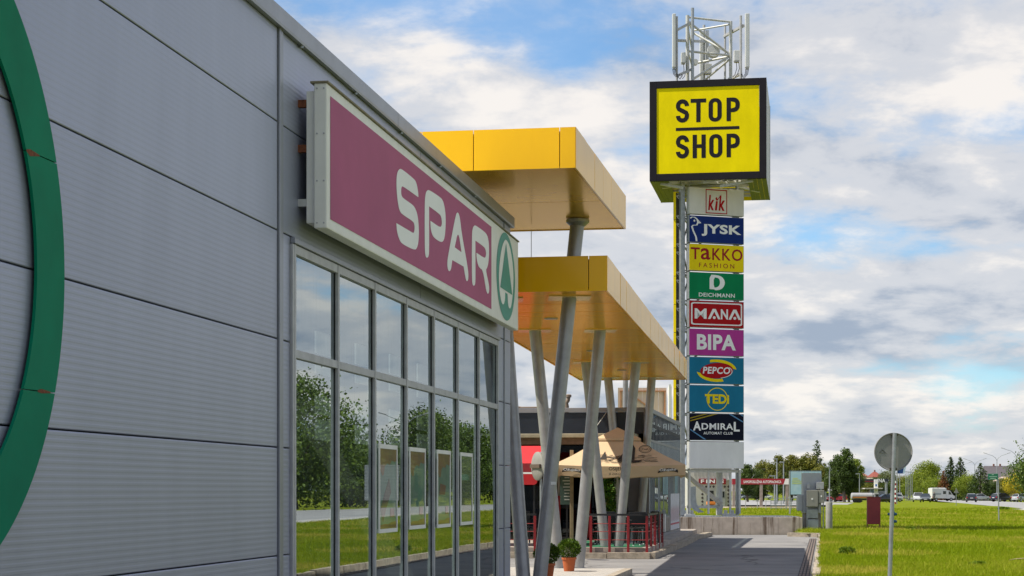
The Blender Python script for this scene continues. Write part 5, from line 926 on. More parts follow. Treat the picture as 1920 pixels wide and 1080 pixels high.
Y = 1.6*F/(1040+14-HY); tag(MB().tube([(0,0,.02), (.15,.02,.05), (.32,0,.06), (.45,.05,.03)], .014, 6).build('fallen_twig', mat('dry_twig', (.30,.24,.14), .8), None, (px2x(1892, Y), Y, .02)), 'dry curved twig lying in the grass', 'twig')
# ================================================================== TREES
LM = {'olive': leaf_mat('olive_leaves', (0.06075,0.081,0.008), (0.1148,0.1283,0.013), (0.216,0.1958,0.022)), 'avenue': leaf_mat('avenue_leaves', (.03,.06,.008), (.065,.115,.012), (.13,.19,.016)), 'dark': leaf_mat('dark_leaves', (0.027,0.04725,0.008), (0.04725,0.081,0.011), (0.08775,0.135,0.015)), 'light': leaf_mat('light_leaves', (0.081,0.135,0.008), (0.162,0.216,0.012), (0.2835,0.324,0.02)), 'fir': leaf_mat('fir_needles', (0.0243,0.0432,0.01), (0.0432,0.07425,0.014), (0.0675,0.108,0.018)), 'gold': leaf_mat('golden_leaves', (0.216,0.2025,0.008), (0.405,0.3375,0.012), (0.567,0.459,0.02)), 'grey': leaf_mat('grey_green_leaves', (0.081,0.108,0.04), (0.135,0.162,0.06), (0.2025,0.2295,0.09)), 'rust': leaf_mat('rusty_leaves', (0.0945,0.03375,0.012), (0.162,0.0675,0.02), (0.2295,0.108,0.03))}
m_bark = mat('bark', (.09, .07, .05), .9, 0, .3, 6, bump=.5)
def tree(X, Y, h, w, kind, lab, name='leafy_tree', cat='tree', seed=0, dens=1.0, conic=False, z=None, group='trees in the background', low=.18, leaf=None):
    z = gz(Y)-.05 if z is None else z; r = thing(name, lab, cat, (X, Y, z), 0, group); g = np.random.default_rng(seed+11)
    ls = leaf or max(.16, h*.030); Q = []; T_ = []; limbs = []
    if conic:
        lev = 22
        for i in range(lev):
            u = i/(lev-1); zz = h*(.07+.93*u); rad = w*1.5*(1-u)**.8*(.8+.35*g.random())+.06*w
            nb = max(3, int(9*(1-u)+3)); a0 = g.random()*6.28
            for b in range(nb):
                a = a0+6.283*b/nb+g.normal()*.15; L_ = rad*(.75+.4*g.random()); n = int(dens*(9+24*(1-u))); t = g.random(n)**.6
                p = np.stack([np.cos(a)*L_*t, np.sin(a)*L_*t, zz-.20*L_*t+g.normal(size=n)*.05*h*.3], 1); p += g.normal(size=(n,3))*ls*.45
                s = ls*(.6+.6*g.random(n))[:, None]; d = np.stack([np.cos(a)+g.normal(size=n)*.4, np.sin(a)+g.normal(size=n)*.4, -.3+g.normal(size=n)*.35], 1); d /= np.linalg.norm(d, axis=1)[:, None]; sd = np.cross(d, g.normal(size=(n,3))); sd /= np.linalg.norm(sd, axis=1)[:, None]
                Q.append(np.stack([p-d*s*.6, p+sd*s*.4, p+d*s, p-sd*s*.4], 1)); T_.append(np.clip(g.random()*.6+g.random(n)*.4, 0, 1))
    else:
        nc = int(26+12*dens); cz = h*(low+(1-low)*.52); rz = h*(1-low)*.5
        for i in range(nc):
            d = g.normal(size=3); d /= np.linalg.norm(d); rr = .2+.62*g.random()**.45; c = np.array([d[0]*w*rr, d[1]*w*rr, cz+d[2]*rz*rr*1.05])
            if c[2] < cz-rz*.3: c[:2] *= .85
            br = (.26+.16*g.random())*min(w, rz)*1.15; n = int(dens*170); dd = g.normal(size=(n,3)); dd /= np.linalg.norm(dd, axis=1)[:, None]; rad = br*(.45+.65*g.random(n)**.7)
            p = c+dd*rad[:, None]*np.array([1.1, 1.1, .8]); a = g.normal(size=(n,3)); a /= np.linalg.norm(a, axis=1)[:, None]; b = np.cross(a, dd); b /= (np.linalg.norm(b, axis=1)[:, None]+1e-6); s = ls*(.5+.8*g.random(n))[:, None]
            Q.append(np.stack([p-a*s*.55, p+b*s*.4, p+a*s*.55, p-b*s*.4], 1)); T_.append(np.clip(.25+.5*g.random()+.35*(g.random(n)-.5), 0, 1)); limbs.append(c)
    if not conic:   # ragged twig clusters that break the outline
        for i in range(int(22*dens)):
            d = g.normal(size=3); d /= np.linalg.norm(d); d[2] = abs(d[2])*1.1-.25; c = np.array([d[0]*w, d[1]*w, cz+d[2]*rz*1.02])*np.array([.92+.16*g.random()]*2+[1]); n = int(dens*28); br = (.10+.08*g.random())*min(w, rz)
            p = c+g.normal(size=(n,3))*br*np.array([1, 1, .8]); a = g.normal(size=(n,3)); a /= np.linalg.norm(a, axis=1)[:, None]; b = np.cross(a, g.normal(size=(n,3))); b /= (np.linalg.norm(b, axis=1)[:, None]+1e-6); s = ls*(.45+.7*g.random(n))[:, None]
            Q.append(np.stack([p-a*s*.55, p+b*s*.4, p+a*s*.55, p-b*s*.4], 1)); T_.append(np.clip(.35+.5*g.random()+.3*(g.random(n)-.5), 0, 1))
    Q = np.concatenate(Q); T_ = np.concatenate(T_); link('crown', quads_mesh('crown', Q, LM[kind], T_), r)
    mb = MB(); tr = h*.022+.03; mb.tube([(0,0,0), (.02*h*g.normal(),0,h*.25), (0,.02*h*g.normal(),h*.55), (0,0,h*(.95 if conic else .8))], [tr*1.25, tr, tr*.6, tr*.2], 8)
    for c in limbs[:9]: mb.tube([(0,0,h*.22), tuple(np.array([c[0]*.4, c[1]*.4, h*.25+(c[2]-h*.25)*.55])), tuple(c)], [tr*.55, tr*.35, tr*.1], 5)
    mb.build('trunk', m_bark, r, smooth=True); return r
def ptree(px, top, halfpx, Y, kind, lab, **k):
    b = gz(Y); k.setdefault('low', .08); k.setdefault('dens', 1.3); tree(px2x(px, Y), Y, py2z(top, Y)-b, halfpx*1.2*Y/F, kind, lab, z=b-.05, seed=int(px), **k)
ptree(1402, 868, 13, 330, 'dark', 'dark tree just right of the pylon base')
ptree(1430, 862, 20, 352, 'olive', 'olive tree behind the red car wash banner, leftmost of its row'); ptree(1457, 853, 17, 345, 'olive', 'tall olive tree above the red car wash banner'); ptree(1484, 852, 19, 352, 'olive', 'olive tree right behind the blue billboard edge'); ptree(1512, 848, 20, 350, 'olive', 'broad olive tree behind the grey cabinet')
ptree(1420, 880, 20, 348, 'dark', 'low dark tree behind the parked grey estate car', low=.05); ptree(1470, 885, 26, 344, 'dark', 'low dark tree behind the flagpoles', low=.02); ptree(1520, 880, 24, 346, 'dark', 'low dark tree behind the grey cabinet', low=.02)
ptree(1532, 829, 15, 362, 'fir', 'pale spruce rising above the leafy row', name='spruce_tree', conic=True, dens=.8)
ptree(1583, 838, 17, 318, 'dark', 'tall dark tree right of the cabinets', dens=1.2, low=.12); ptree(1566, 862, 19, 322, 'dark', 'dark tree above the parked red car', low=.05); ptree(1592, 870, 20, 320, 'dark', 'wide low dark tree left of the tanker', low=.03); ptree(1604, 858, 13, 325, 'light', 'lighter green tree at the right end of the dark group')
ptree(1540, 866, 16, 335, 'olive', 'olive tree between spruce and dark trees')
for i, (px, top, hw, Y, kd) in enumerate(((1628, 898, 22, 430, 'olive'), (1650, 893, 20, 440, 'dark'), (1664, 876, 14, 460, 'grey'), (1685, 886, 18, 470, 'olive'), (1705, 893, 16, 455, 'light'))): ptree(px, top, hw, Y, kd, ['olive bush-like tree behind the fuel canopy', 'dark tree behind the white fuel sign letters', 'grey-green tree behind the round sign disc', 'olive tree below the round sign disc', 'light green tree beside the row of thin poles'][i], low=.06)
ptree(1738, 865, 24, 470, 'light', 'broad round light green tree above the white van', dens=1.5, low=.1); ptree(1722, 880, 17, 462, 'light', 'light green tree left of the broad round one', low=.05); ptree(1752, 893, 20, 452, 'light', 'light tree directly behind the white van', low=.05); ptree(1732, 902, 22, 440, 'light', 'low light green tree behind the white car', low=.03)
ptree(1783, 858, 13, 430, 'fir', 'dark conifer behind the street lamps', name='conifer_tree', conic=True, dens=1.4); ptree(1801, 859, 13, 436, 'fir', 'second dark conifer right of the tall one', name='conifer_tree', conic=True, dens=1.4); ptree(1769, 884, 9, 428, 'rust', 'narrow rusty brown conifer left of the dark conifers', name='conifer_tree', conic=True)
ptree(1813, 886, 23, 400, 'light', 'light green tree above the black car', low=.05); ptree(1838, 870, 19, 392, 'dark', 'pointed dark green conifer above the silver sedan', name='conifer_tree', conic=True, dens=1.6); ptree(1858, 900, 16, 396, 'dark', 'dark rounded tree behind the green street sign', low=.02); ptree(1879, 896, 15, 400, 'olive', 'olive tree between green sign and golden tree', low=.04)
ptree(1908, 881, 21, 335, 'gold', 'golden yellow bushy tree at the right edge', dens=1.4, low=.03)
# avenue trees right of the frame, along the far side of the street (seen mirrored in the shop glass)
for i, (X, Y, h, w, kd) in enumerate(((54, 105, 9.2, 4.6, 'avenue'), (56.5, 121, 10.2, 5.2, 'avenue'), (60, 138, 10.5, 5.4, 'avenue'), (62, 153, 12.0, 6.4, 'avenue'), (64, 176, 6.4, 4.6, 'avenue'), (67, 198, 11.0, 5.2, 'avenue'), (70, 217, 10.6, 5.0, 'avenue'), (73, 238, 10.0, 5.4, 'avenue'), (76, 262, 9.4, 5, 'avenue'), (50, 88, 9, 4.6, 'avenue'))):
    tree(X, Y, h, w, kd, 'avenue tree across the street, %s along the row' % ('first second third fourth fifth sixth seventh eighth ninth tenth'.split()[i]), name='avenue_tree', seed=300+i, dens=1.7, low=.0, leaf=.30, group='avenue trees across the street')
for i, (X, Y, h, w, kd) in enumerate(((70, 112, 8.5, 6, 'avenue'), (74, 134, 9, 6, 'avenue'), (78, 160, 8, 6, 'avenue'), (80, 186, 8.4, 6, 'avenue'), (83, 212, 8.5, 6.5, 'avenue'), (86, 240, 8.4, 6.5, 'avenue'))):
    tree(X, Y, h, w, kd, 'rear avenue tree across the street, %s along the back row' % ('first second third fourth fifth sixth'.split()[i]), name='avenue_tree', seed=340+i, dens=1.5, low=-.05, leaf=.36, group='avenue trees across the street')
mb = MB(); c = Vector((66, 150, gz(150))); r = thing('roadside_house', 'small house with brown tiled roof among the avenue trees', 'house', c, -.2); mb.box(-4, 4, -3, 3, 0, 3); mb.build('wall', mat('house_wall', (.42,.38,.32), .8), r); mb = MB(); mb.add([(-4.4,-3.4,2.9),(4.4,-3.4,2.9),(4.4,3.4,2.9),(-4.4,3.4,2.9),(-4.4,0,5.2),(4.4,0,5.2)], [(0,1,5,4),(2,3,4,5),(1,2,5),(3,0,4),(3,2,1,0)]); mb.build('roof', mat('brown_tiles', (.17,.07,.045), .8, 0, .2, 2), r)
r = thing('plank_fence', 'pale picket fence across the street', 'fence', (52, 116, gz(116)), R(74))
for k in range(40): mb = MB(); mb.box(k*.36-7, k*.36-6.72, -.02, .02, 0, 1.5+.08*math.sin(k*2.1)); mb.build('picket', m_offw, r)
bx = Vector((36.9, 112.5, 0)); r = thing('roadside_billboard', 'grey corrugated billboard back on two posts across the lawn', 'billboard', bx, R(-24)); mb = MB()
for k in range(22): mb.box(-1.2, 1.2, -.03-(k % 2)*.02, .03, .98+k*.105, .98+k*.105+.1)
mb.build('panel', m_galv, r)
for sx in (-.8, .8): mb = MB(); mb.bar((sx, .08, -.1), (sx, .08, 3.2), .1, .1); mb.build('post', m_galv, r)
# ================================================================== STREET LAMPS
def lamp(Y, lab, X=None):
    X = 34+.175*Y if X is None else X; r = thing('street_lamp', lab, 'street lamp', (X, Y, gz(Y)), R(-10), 'double-arm street lamps'); h = 8.5-gz(Y)*.0
    mb = MB(); mb.cyl((0,0,0), (0,0,h), .11, .07, 10); mb.build('pole', m_galv, r, smooth=True)
    for s_ in (-1, 1):
        mb = MB(); mb.tube([(0,0,h-.1), (s_*.25,0,h+.45), (s_*.9,0,h+.95), (s_*2.1,0,h+1.35)], [.055,.05,.045,.04], 8); arm = mb.build('arm', m_galv, r, smooth=True)
        mb = MB(); mb.poly([(s_*2.0, -.12, h+1.29), (s_*2.0, .12, h+1.29), (s_*2.75, .09, h+1.52), (s_*2.75, -.09, h+1.52)], (0,0,.13)); mb.build('lamp_head', m_frame, arm, fix=True)
for Y, X, lab in ((345, None, 'double-arm street lamp at the right edge'), (386, None, 'double-arm street lamp behind the green street sign'), (447, None, 'double-arm street lamp above the pointed conifer'), (494, None, 'double-arm street lamp right of the dark conifers'), (558, None, 'double-arm street lamp above the white van cab'), (603, None, 'double-arm street lamp above the white van box'), (672, None, 'farthest double-arm street lamp in front of the round tree'), (184, 64.2, 'nearest double-arm street lamp across the lawn')): lamp(Y, lab, X)
def pole(px, top, Y, lab, name='light_pole', head=True, rr=.07):
    r = thing(name, lab, 'pole', (px2x(px, Y), Y, gz(Y)), 0, 'thin poles in the background'); h = py2z(top, Y)-gz(Y); mb = MB(); mb.cyl((0,0,0), (0,0,h), rr*1.2, rr*.8, 8); mb.build('shaft', m_galv, r, smooth=True)
    if head: mb = MB(); mb.bev(-.6, .1, -.1, .1, h-.02, h+.1, .03); mb.build('lamp_head', m_galv, r)
for i, px in enumerate((1698.8, 1702.6, 1706.7, 1710.2)): pole(px, 884.5+i*.4, 400-12*i, 'thin light pole in the tight row of four, %s from the left' % ('first', 'second', 'third', 'fourth')[i])
pole(1687, 888, 330, 'single thin pole right of the round sign pole', head=False); pole(1456.7, 861, 262, 'tall thin pole behind the red banner, left of the pair', rr=.09); pole(1469.2, 867, 262, 'tall thin pole behind the red banner, right of the pair', rr=.09); pole(1555.3, 876, 240, 'thin lamp pole with orange top above the red car'); pole(1611.5, 889, 300, 'thin pole left of the tanker truck'); pole(1663, 903, 300, 'thin pole right of the white fuel sign letters', head=False); pole(1452.5, 893, 240, 'short lamp post under the red banner', rr=.10)
Y = 250.; r = thing('striped_chimney_mast', 'red and white banded mast behind the round sign pole', 'mast', (px2x(1679, Y), Y, gz(Y)))
for k in range(10): mb = MB(); z0 = k*.32; mb.cyl((0,0,z0), (0,0,z0+.318), .11, .11, 10); mb.build('band', m_offw if k % 2 else m_red, r)
Y = 240.; r = thing('blue_flag_banner', 'blue and white flag banner behind the round sign disc', 'banner', (px2x(1682, Y), Y, gz(Y))); mb = MB(); mb.cyl((0,0,0), (0,0,py2z(872, Y)-gz(Y)), .05, .05, 8); mb.build('pole', m_galv, r); a = py2z(888, Y)-gz(Y); b = py2z(873, Y)-gz(Y)
mb = MB(); mb.poly([(.06, -.01, a), (.75, -.01, a), (.95, -.01, b), (.06, -.01, b)], (0,.02,0)); mb.build('blue_cloth', mat('flag_blue', (.01,.05,.20), .7), r, fix=True); mb = MB(); mb.poly([(.78, -.012, a), (.98, -.012, a), (1.18, -.012, b), (.98, -.012, b)], (0,.02,0)); mb.build('white_cloth', mat('flag_light', (.45,.6,.75), .7), r, fix=True)
# ================================================================== VEHICLES
m_tyre = mat('tyre', (.012,.012,.012), .9); m_rim = mat('rim', (.35,.36,.37), .35, .7); m_cgl = mat('car_glass', (.02,.025,.03), .08, 0, .05, 2, spec=.8); m_hl = mat('headlight', (.65,.68,.70), .15); m_tl = mat('taillight', (.35,.01,.01), .25); m_plate = mat('number_plate', (.6,.6,.6), .5)
SHAPES = {  # lower body stations (y from rear 0 to front 1, top z), cabin stations (y, top z)
 'sedan': (4.5, 1.78, [(0,.80),(.03,.98),(.18,1.02),(.30,.98),(.66,.96),(.80,.90),(.95,.78),(1,.62)], [(.13,.98),(.28,1.36),(.42,1.44),(.55,1.42),(.73,.95)]),
 'hatch': (4.1, 1.75, [(0,.80),(.02,.98),(.1,1.0),(.3,.99),(.68,.97),(.82,.90),(.96,.76),(1,.60)], [(.03,.98),(.10,1.36),(.28,1.47),(.50,1.46),(.74,.95)]),
 'suv': (4.5, 1.86, [(0,.90),(.02,1.10),(.1,1.12),(.3,1.11),(.70,1.10),(.84,1.05),(.97,.92),(1,.70)], [(.03,1.10),(.07,1.55),(.25,1.66),(.55,1.64),(.74,1.08)])}
def car(X, Y, rot, kind, paint, lab, scale=1.0):
    Ln, Wd, low, cab = SHAPES[kind]; r = thing('parked_car', lab, 'car', (X, Y, gz(Y)+.02), rot, 'cars on the street'); hw = Wd/2; r.scale = (scale,)*3
    mp = mat('paint_'+'_'.join('%d' % (c*1000) for c in paint), paint, .3, .2, .03, 2, coat=.8)
    mb = MB(); sec = []
    for u, zt in low:
        y = (u-.5)*Ln; k = hw*(.86 if u in (0, 1) else (.96 if u < .05 or u > .94 else 1)); zb = .30 if .03 < u < .97 else .38
        sec.append([(-k*.93, y, zb), (-k, y, zb+.15), (-k, y, zt-.22), (-k*.95, y, zt-.05), (-k*.80, y, zt), (k*.80, y, zt), (k*.95, y, zt-.05), (k, y, zt-.22), (k, y, zb+.15), (k*.93, y, zb)])
    m = 10; mb.add([p for s in sec for p in s], [(i*m+j, i*m+(j+1)%m, (i+1)*m+(j+1)%m, (i+1)*m+j) for i in range(len(sec)-1) for j in range(m)]+[tuple(range(m)), tuple(range(len(sec)*m-1, (len(sec)-1)*m-1, -1))]); mb.build('body', mp, r, smooth=True, fix=True)
    mb = MB(); sec = []; base = max(z for _, z in low)-.06
    for u, zt in cab: y = (u-.5)*Ln; t = max(0, min(1, (zt-base)/.42)); kt = hw*(.90-.18*t); sec.append([(-hw*.92, y, base), (-kt, y, zt), (kt, y, zt), (hw*.92, y, base)])
    mb.add([p for s in sec for p in s], [(i*4+j, i*4+(j+1)%4, (i+1)*4+(j+1)%4, (i+1)*4+j) for i in range(len(sec)-1) for j in range(4)]+[(0,1,2,3), tuple(len(sec)*4-4+j for j in (3,2,1,0))]); mb.build('windows', m_cgl, r, fix=True)
    mb = MB(); top = cab[1:-1]; vs = []
    for u, zt in top: y = (u-.5)*Ln; vs += [(-hw*.74, y, zt-.02), (-hw*.70, y, zt+.025), (hw*.70, y, zt+.025), (hw*.74, y, zt-.02)]
    mb.add(vs, [(i*4+j, i*4+(j+1)%4, (i+1)*4+(j+1)%4, (i+1)*4+j) for i in range(len(top)-1) for j in range(4)]+[(0,1,2,3), tuple(len(top)*4-4+j for j in (3,2,1,0))]); mb.build('roof', mp, r, smooth=True, fix=True)
    for s_ in (-1, 1):
        for a, b in zip(cab[:-1], cab[1:]):
            if b in cab[1:-1] and a is not cab[0]: continue
            ta = max(0, min(1, (a[1]-base)/.42)); tb = max(0, min(1, (b[1]-base)/.42)); mb = MB(); mb.bar((s_*hw*(.925-.18*ta), (a[0]-.5)*Ln, max(a[1], base)), (s_*hw*(.915-.18*tb), (b[0]-.5)*Ln, max(b[1], base)), .07, .07); mb.build('pillar', mp, r)
        y = (cab[2][0]-.5+.1)*Ln; mb = MB(); mb.bar((s_*hw*.95, y, base), (s_*hw*.76, y, cab[2][1]-.03), .06, .09); mb.build('pillar', m_black, r)
        for u in (.18, .80):
            y = (u-.5)*Ln; mb = MB(); mb.cyl((s_*(hw-.20), y, .31), (s_*(hw+.012), y, .31), .32, .32, 20); ty = mb.build('tyre', m_tyre, r, smooth=True); mb = MB(); mb.cyl((s_*(hw+.013), y, .31), (s_*(hw+.02), y, .31), .21, .17, 14); mb.build('rim', m_rim, ty)
        mb = MB(); z = low[-2][1]-.12; mb.bev(s_*hw*.88-.16, s_*hw*.88+.08, Ln*.5-.12, Ln*.5-.02, z-.10, z+.04, .02); mb.build('headlight', m_hl, r)
        mb = MB(); z = low[1][1]-.16; mb.bev(s_*hw*.86-.13, s_*hw*.86+.1, -Ln*.5-.015, -Ln*.5+.08, z-.14, z+.06, .02); mb.build('taillight', m_tl, r)
        mb = MB(); mb.bev(s_*(hw+.02)-.06, s_*(hw+.02)+.08, (cab[-1][0]-.5)*Ln-.32, (cab[-1][0]-.5)*Ln-.20, base+.02, base+.14, .02); mb.build('door_mirror', mp, r)
    for y, z in ((Ln*.5+.0, .52), (-Ln*.5-.02, .70)): mb = MB(); mb.box(-.26, .26, y-.012, y+.012, z-.055, z+.055); mb.build('number_plate', m_plate, r)
    mb = MB(); mb.box(-hw*.7, hw*.7, Ln*.5-.05, Ln*.5+.008, .40, .46); mb.build('bumper_grille', m_black, r)
    return r
def pcar(px, Y, rot, kind, paint, lab, **k): car(px2x(px, Y), Y, R(rot), kind, paint, lab, **k)
WHT = (.62,.63,.64); BLK = (.016,.016,.02); GRY = (.07,.08,.09); NAV = (.015,.02,.04); SLV = (.40,.42,.44); RED = (.42,.01,.02)
pcar(1821, 322, -12, 'hatch', BLK, 'black hatchback seen from behind on the street'); pcar(1838, 388, -72, 'sedan', SLV, 'silver sedan parked sideways under the pointed conifer'); pcar(1879.5, 338, -62, 'hatch', NAV, 'dark blue hatchback parked by the street sign', scale=1.06)
pcar(1735, 312, 168, 'hatch', GRY, 'dark grey car facing the camera left of the van'); pcar(1722, 325, 168, 'suv', WHT, 'white SUV facing the camera behind the grey car'); pcar(1696, 470, -10, 'hatch', WHT, 'small white car driving away beside the thin poles', scale=1.0); pcar(1683, 372, 165, 'suv', WHT, 'white car right of the round sign pole'); pcar(1658, 300, 105, 'sedan', BLK, 'black sedan half hidden by the red notice board', scale=.95); pcar(1671, 330, 100, 'hatch', WHT, 'white car just left of the round sign pole'); pcar(1624, 318, 95, 'hatch', SLV, 'silver car left of the red notice board')
pcar(1408, 445, 92, 'suv', GRY, 'dark grey estate car behind the pylon base'); pcar(1432, 470, 92, 'sedan', WHT, 'white car behind the dark grey estate car'); pcar(1567, 345, 100, 'hatch', RED, 'red car parked behind the concrete post'); pcar(1559, 352, 100, 'hatch', WHT, 'white car left of the red car'); pcar(1494, 430, 92, 'hatch', WHT, 'white car behind the low fence under the billboard'); pcar(1918, 330, -60, 'hatch', SLV, 'silver car cut off at the right edge'); pcar(1388, 450, 92, 'sedan', GRY, 'grey car seen between the pylon legs')
def van():
    Y = 365.; r = thing('white_van', 'long white panel van parked sideways beside the trees', 'van', (px2x(1766, Y), Y, gz(Y)+.02), R(-78)); mw = mat('van_white', (.58,.58,.56), .4, 0, .04, 1)
    mb = MB(); mb.bev(-.95, .95, -2.5, .55, .55, 2.55, .08); mb.build('cargo_box', mw, r)
    pr = [(.56,.50),(2.35,.50),(2.35,1.0),(1.9,1.25),(1.35,2.05),(.56,2.2)]; mb = MB(); mb.poly([(-.92, y, z) for y, z in pr], (1.84,0,0)); mb.build('cab', mw, r, fix=True)
    for s_ in (-1, 1):
        mb = MB(); mb.poly([(s_*.925, y, z) for y, z in ((1.0,1.3),(1.7,1.3),(1.30,1.92),(1.0,1.95))], (s_*.01,0,0)); mb.build('side_window', m_cgl, r, fix=True)
        mb = MB(); mb.poly([(s_*.955, y, z) for y, z in ((-.2,1.4),(.45,1.4),(.45,2.0),(-.2,2.0))], (s_*.006,0,0)); mb.build('side_window', m_cgl, r, fix=True)
        mb = MB(); mb.box(min(s_*.952, s_*.96), max(s_*.952, s_*.96), -2.2, -.6, 1.25, 1.6); mb.build('side_print', mat('van_print', (.30,.32,.33), .5), r)
        for y in (-1.6, 1.55): mb = MB(); mb.cyl((s_*.72, y, .34), (s_*.97, y, .34), .34, .34, 18); ty = mb.build('tyre', m_tyre, r, smooth=True); mb = MB(); mb.cyl((s_*.971, y, .34), (s_*.98, y, .34), .2, .17, 12); mb.build('rim', m_rim, ty)
        mb = MB(); mb.bev(s_*.7-.15, s_*.7+.15, 2.25, 2.37, .78, .98, .02); mb.build('headlight', m_hl, r)
    mb = MB(); mb.bev(-.93, .93, 2.2, 2.42, .35, .62, .03); mb.build('bumper', m_black, r); mb = MB(); mb.add([(-.8,1.93,1.27),(.8,1.93,1.27),(.75,1.40,2.03),(-.75,1.40,2.03)], [(0,1,2,3)]); mb.build('windscreen', m_cgl, r)
    for x in (-.6, .6): mb = MB(); mb.bar((x, -2.3, 2.66), (x, .4, 2.66), .06, .06); mb.build('roof_rail', m_frame, r)
    for y in (-2.2, -1.3, -.4, .3): mb = MB(); mb.bar((-.8, y, 2.60), (.8, y, 2.60), .05, .08); mb.build('roof_bar', m_frame, r)
van()
def tanker():
    Y = 300.; r = thing('tanker_truck', 'white tanker truck with orange stripe at the fuel station', 'truck', (px2x(1617, Y), Y, gz(Y))); r.scale = (.78, .78, .78); mb = MB(); n = 20
    mb.cyl((-2.2,0,1.35), (2.0,0,1.35), .72, .72, n); mb.cyl((-2.35,0,1.35), (-2.2,0,1.35), .55, .72, n); mb.cyl((2.0,0,1.35), (2.15,0,1.35), .72, .55, n); mb.build('tank', mat('tank_white', (.30,.30,.31), .5), r, smooth=True)
    mb = MB(); mb.box(-2.1, 1.9, -.745, -.60, .98, 1.28); mb.build('orange_stripe', mat('tank_orange', (.45,.16,.04), .5), r); mb = MB(); mb.box(-2.2, 2.9, -.4, .4, .5, .68); mb.build('chassis', m_black, r); mb = MB(); mb.bev(2.3, 3.3, -.8, .8, .5, 2.0, .08); cabn = mb.build('cab', mat('tank_white', (.55,.55,.56)), r); mb = MB(); mb.box(2.6, 3.2, -.81, -.802, 1.25, 1.75); mb.build('cab_window', m_cgl, cabn)
    for x in (-1.5, -.7, 2.7):
        for s_ in (-1, 1): mb = MB(); mb.cyl((x, s_*.5, .38), (x, s_*.78, .38), .38, .38, 16); mb.build('wheel', m_tyre, r, smooth=True)
tanker()
# ================================================================== FUEL STATION
Y = 330.; r = thing('fuel_station_canopy', 'dark fuel station canopy with red line and white letters', 'canopy', (px2x(1637, Y), Y, gz(Y))); q = lambda px, py: P(px, py, Y)-Vector((px2x(1637, Y), Y, gz(Y)))
a, b = q(1604, 905), q(1666, 898); mb = MB(); mb.bev(a.x, b.x, 0, 6, a.z, b.z, .03); mb.build('canopy_fascia', mat('fuel_navy', (.015,.02,.035), .4), r); mb = MB(); a2, b2 = q(1606, 903), q(1642, 901.8); mb.box(a2.x, b2.x, -.02, -.002, a2.z, b2.z); mb.build('red_line', m_red, r)
mb = MB(); t0, t1 = q(1645, 904.5), q(1660, 897.5); text(mb, 'INA', lambda x, y: (x, -.03, y), t0.x, t1.x, t0.z, t1.z, .03); mb.build('lettering', m_offw, r)
for px in (1610, 1643, 1662): c = q(px, 940); mb = MB(); mb.box(c.x-.1, c.x+.1, .8, 1.0, 0, a.z); mb.build('canopy_post', m_offw, r)
a, b = q(1617.5, 917), q(1651, 915); mb = MB(); mb.bev(a.x, b.x, -2, 1.5, a.z, b.z, .02); mb.build('kiosk_roof', mat('kiosk_cream', (.5,.48,.42), .6), r); a, b = q(1638, 934), q(1645, 899); mb = MB(); mb.bev(a.x, b.x, -.6, -.3, .0, b.z, .02); tt = mb.build('price_totem', m_offw, r); a, b = q(1640, 912), q(1643, 908); mb = MB(); mb.box(a.x, b.x, -.62, -.601, a.z, b.z); mb.build('totem_mark', mat('totem_blue', (.02,.12,.35), .5), tt)
a, b = q(1645.5, 938), q(1664, 920.5); mb = MB(); mb.box(a.x, b.x, 2, 4, 0, b.z); mb.build('kiosk_wall', mat('kiosk_wall', (.42,.43,.43), .6), r); a2, b2 = q(1637, 933), q(1643, 917.2); mb = MB(); mb.box(a2.x-.3, b2.x, 1.0, 1.3, 0, b2.z); mb.build('blue_pump_panel', mat('pump_blue', (.20,.30,.42), .5), r)
# ================================================================== CAR WASH
Y = 205.; cw0 = Vector((px2x(1340, Y), Y, gz(Y))); r = thing('car_wash_building', 'white car wash building with brown diamond tiles and red sign', 'building', cw0); q = lambda px, py: P(px, py, Y)-cw0; m_cw = mat('wash_white', (.48,.46,.42), .7, 0, .08, .8)
a, b = q(1290, 950), q(1372, 872); mb = MB(); mb.box(a.x, b.x, 0, 8, 0, b.z); mb.build('wall', m_cw, r); a, b = q(1310, 908), q(1361, 897.5); mb = MB(); mb.box(a.x, b.x, -.08, -.01, a.z, b.z); sg = mb.build('sign_board', m_red, r); mb = MB(); t0, t1 = q(1314, 906), q(1357, 899); text(mb, 'FINIS', lambda x, y: (x, -.09, y), t0.x, t1.x, t0.z, t1.z, .03, 1.4); mb.build('lettering', m_offw, sg)
m_dia = mat('diamond_brown', (.055,.035,.035), .7); d = 2.6*Y/F
def dia(px, py):
    c = q(px, py); mb = MB(); mb.poly([(c.x-d, -.012, c.z), (c.x, -.012, c.z-d*1.05), (c.x+d, -.012, c.z), (c.x, -.012, c.z+d*1.05)], (0,.01,0)); mb.build('diamond_tile', m_dia, r, fix=True)
for k in range(8): dia(1317+7*k, 912.5)
for k in range(1, 6):
    for px in (1317, 1366): dia(px, 912.5+7*k)
a, b = q(1350, 946), q(1360, 919); mb = MB(); mb.bev(a.x, b.x, -.06, -.002, 0, b.z, .01); dr = mb.build('door', mat('door_grey', (.36,.37,.38), .5), r); mb = MB(); mb.box(a.x+.12, b.x-.12, -.075, -.062, b.z*.55, b.z-.15); mb.build('door_pane', m_cgl, dr); a, b = q(1325, 946), q(1338, 920); mb = MB(); mb.box(a.x, b.x, -.03, -.002, .02, b.z); mb.build('wash_opening', m_dark, r)
a, b = q(1302, 893), q(1372, 872); 
for k in range(10): mb = MB(); x = a.x+(b.x-a.x)*k/10; mb.box(x, x+.03, -.05, -.01, a.z, b.z); mb.build('cladding_seam', m_par, r)
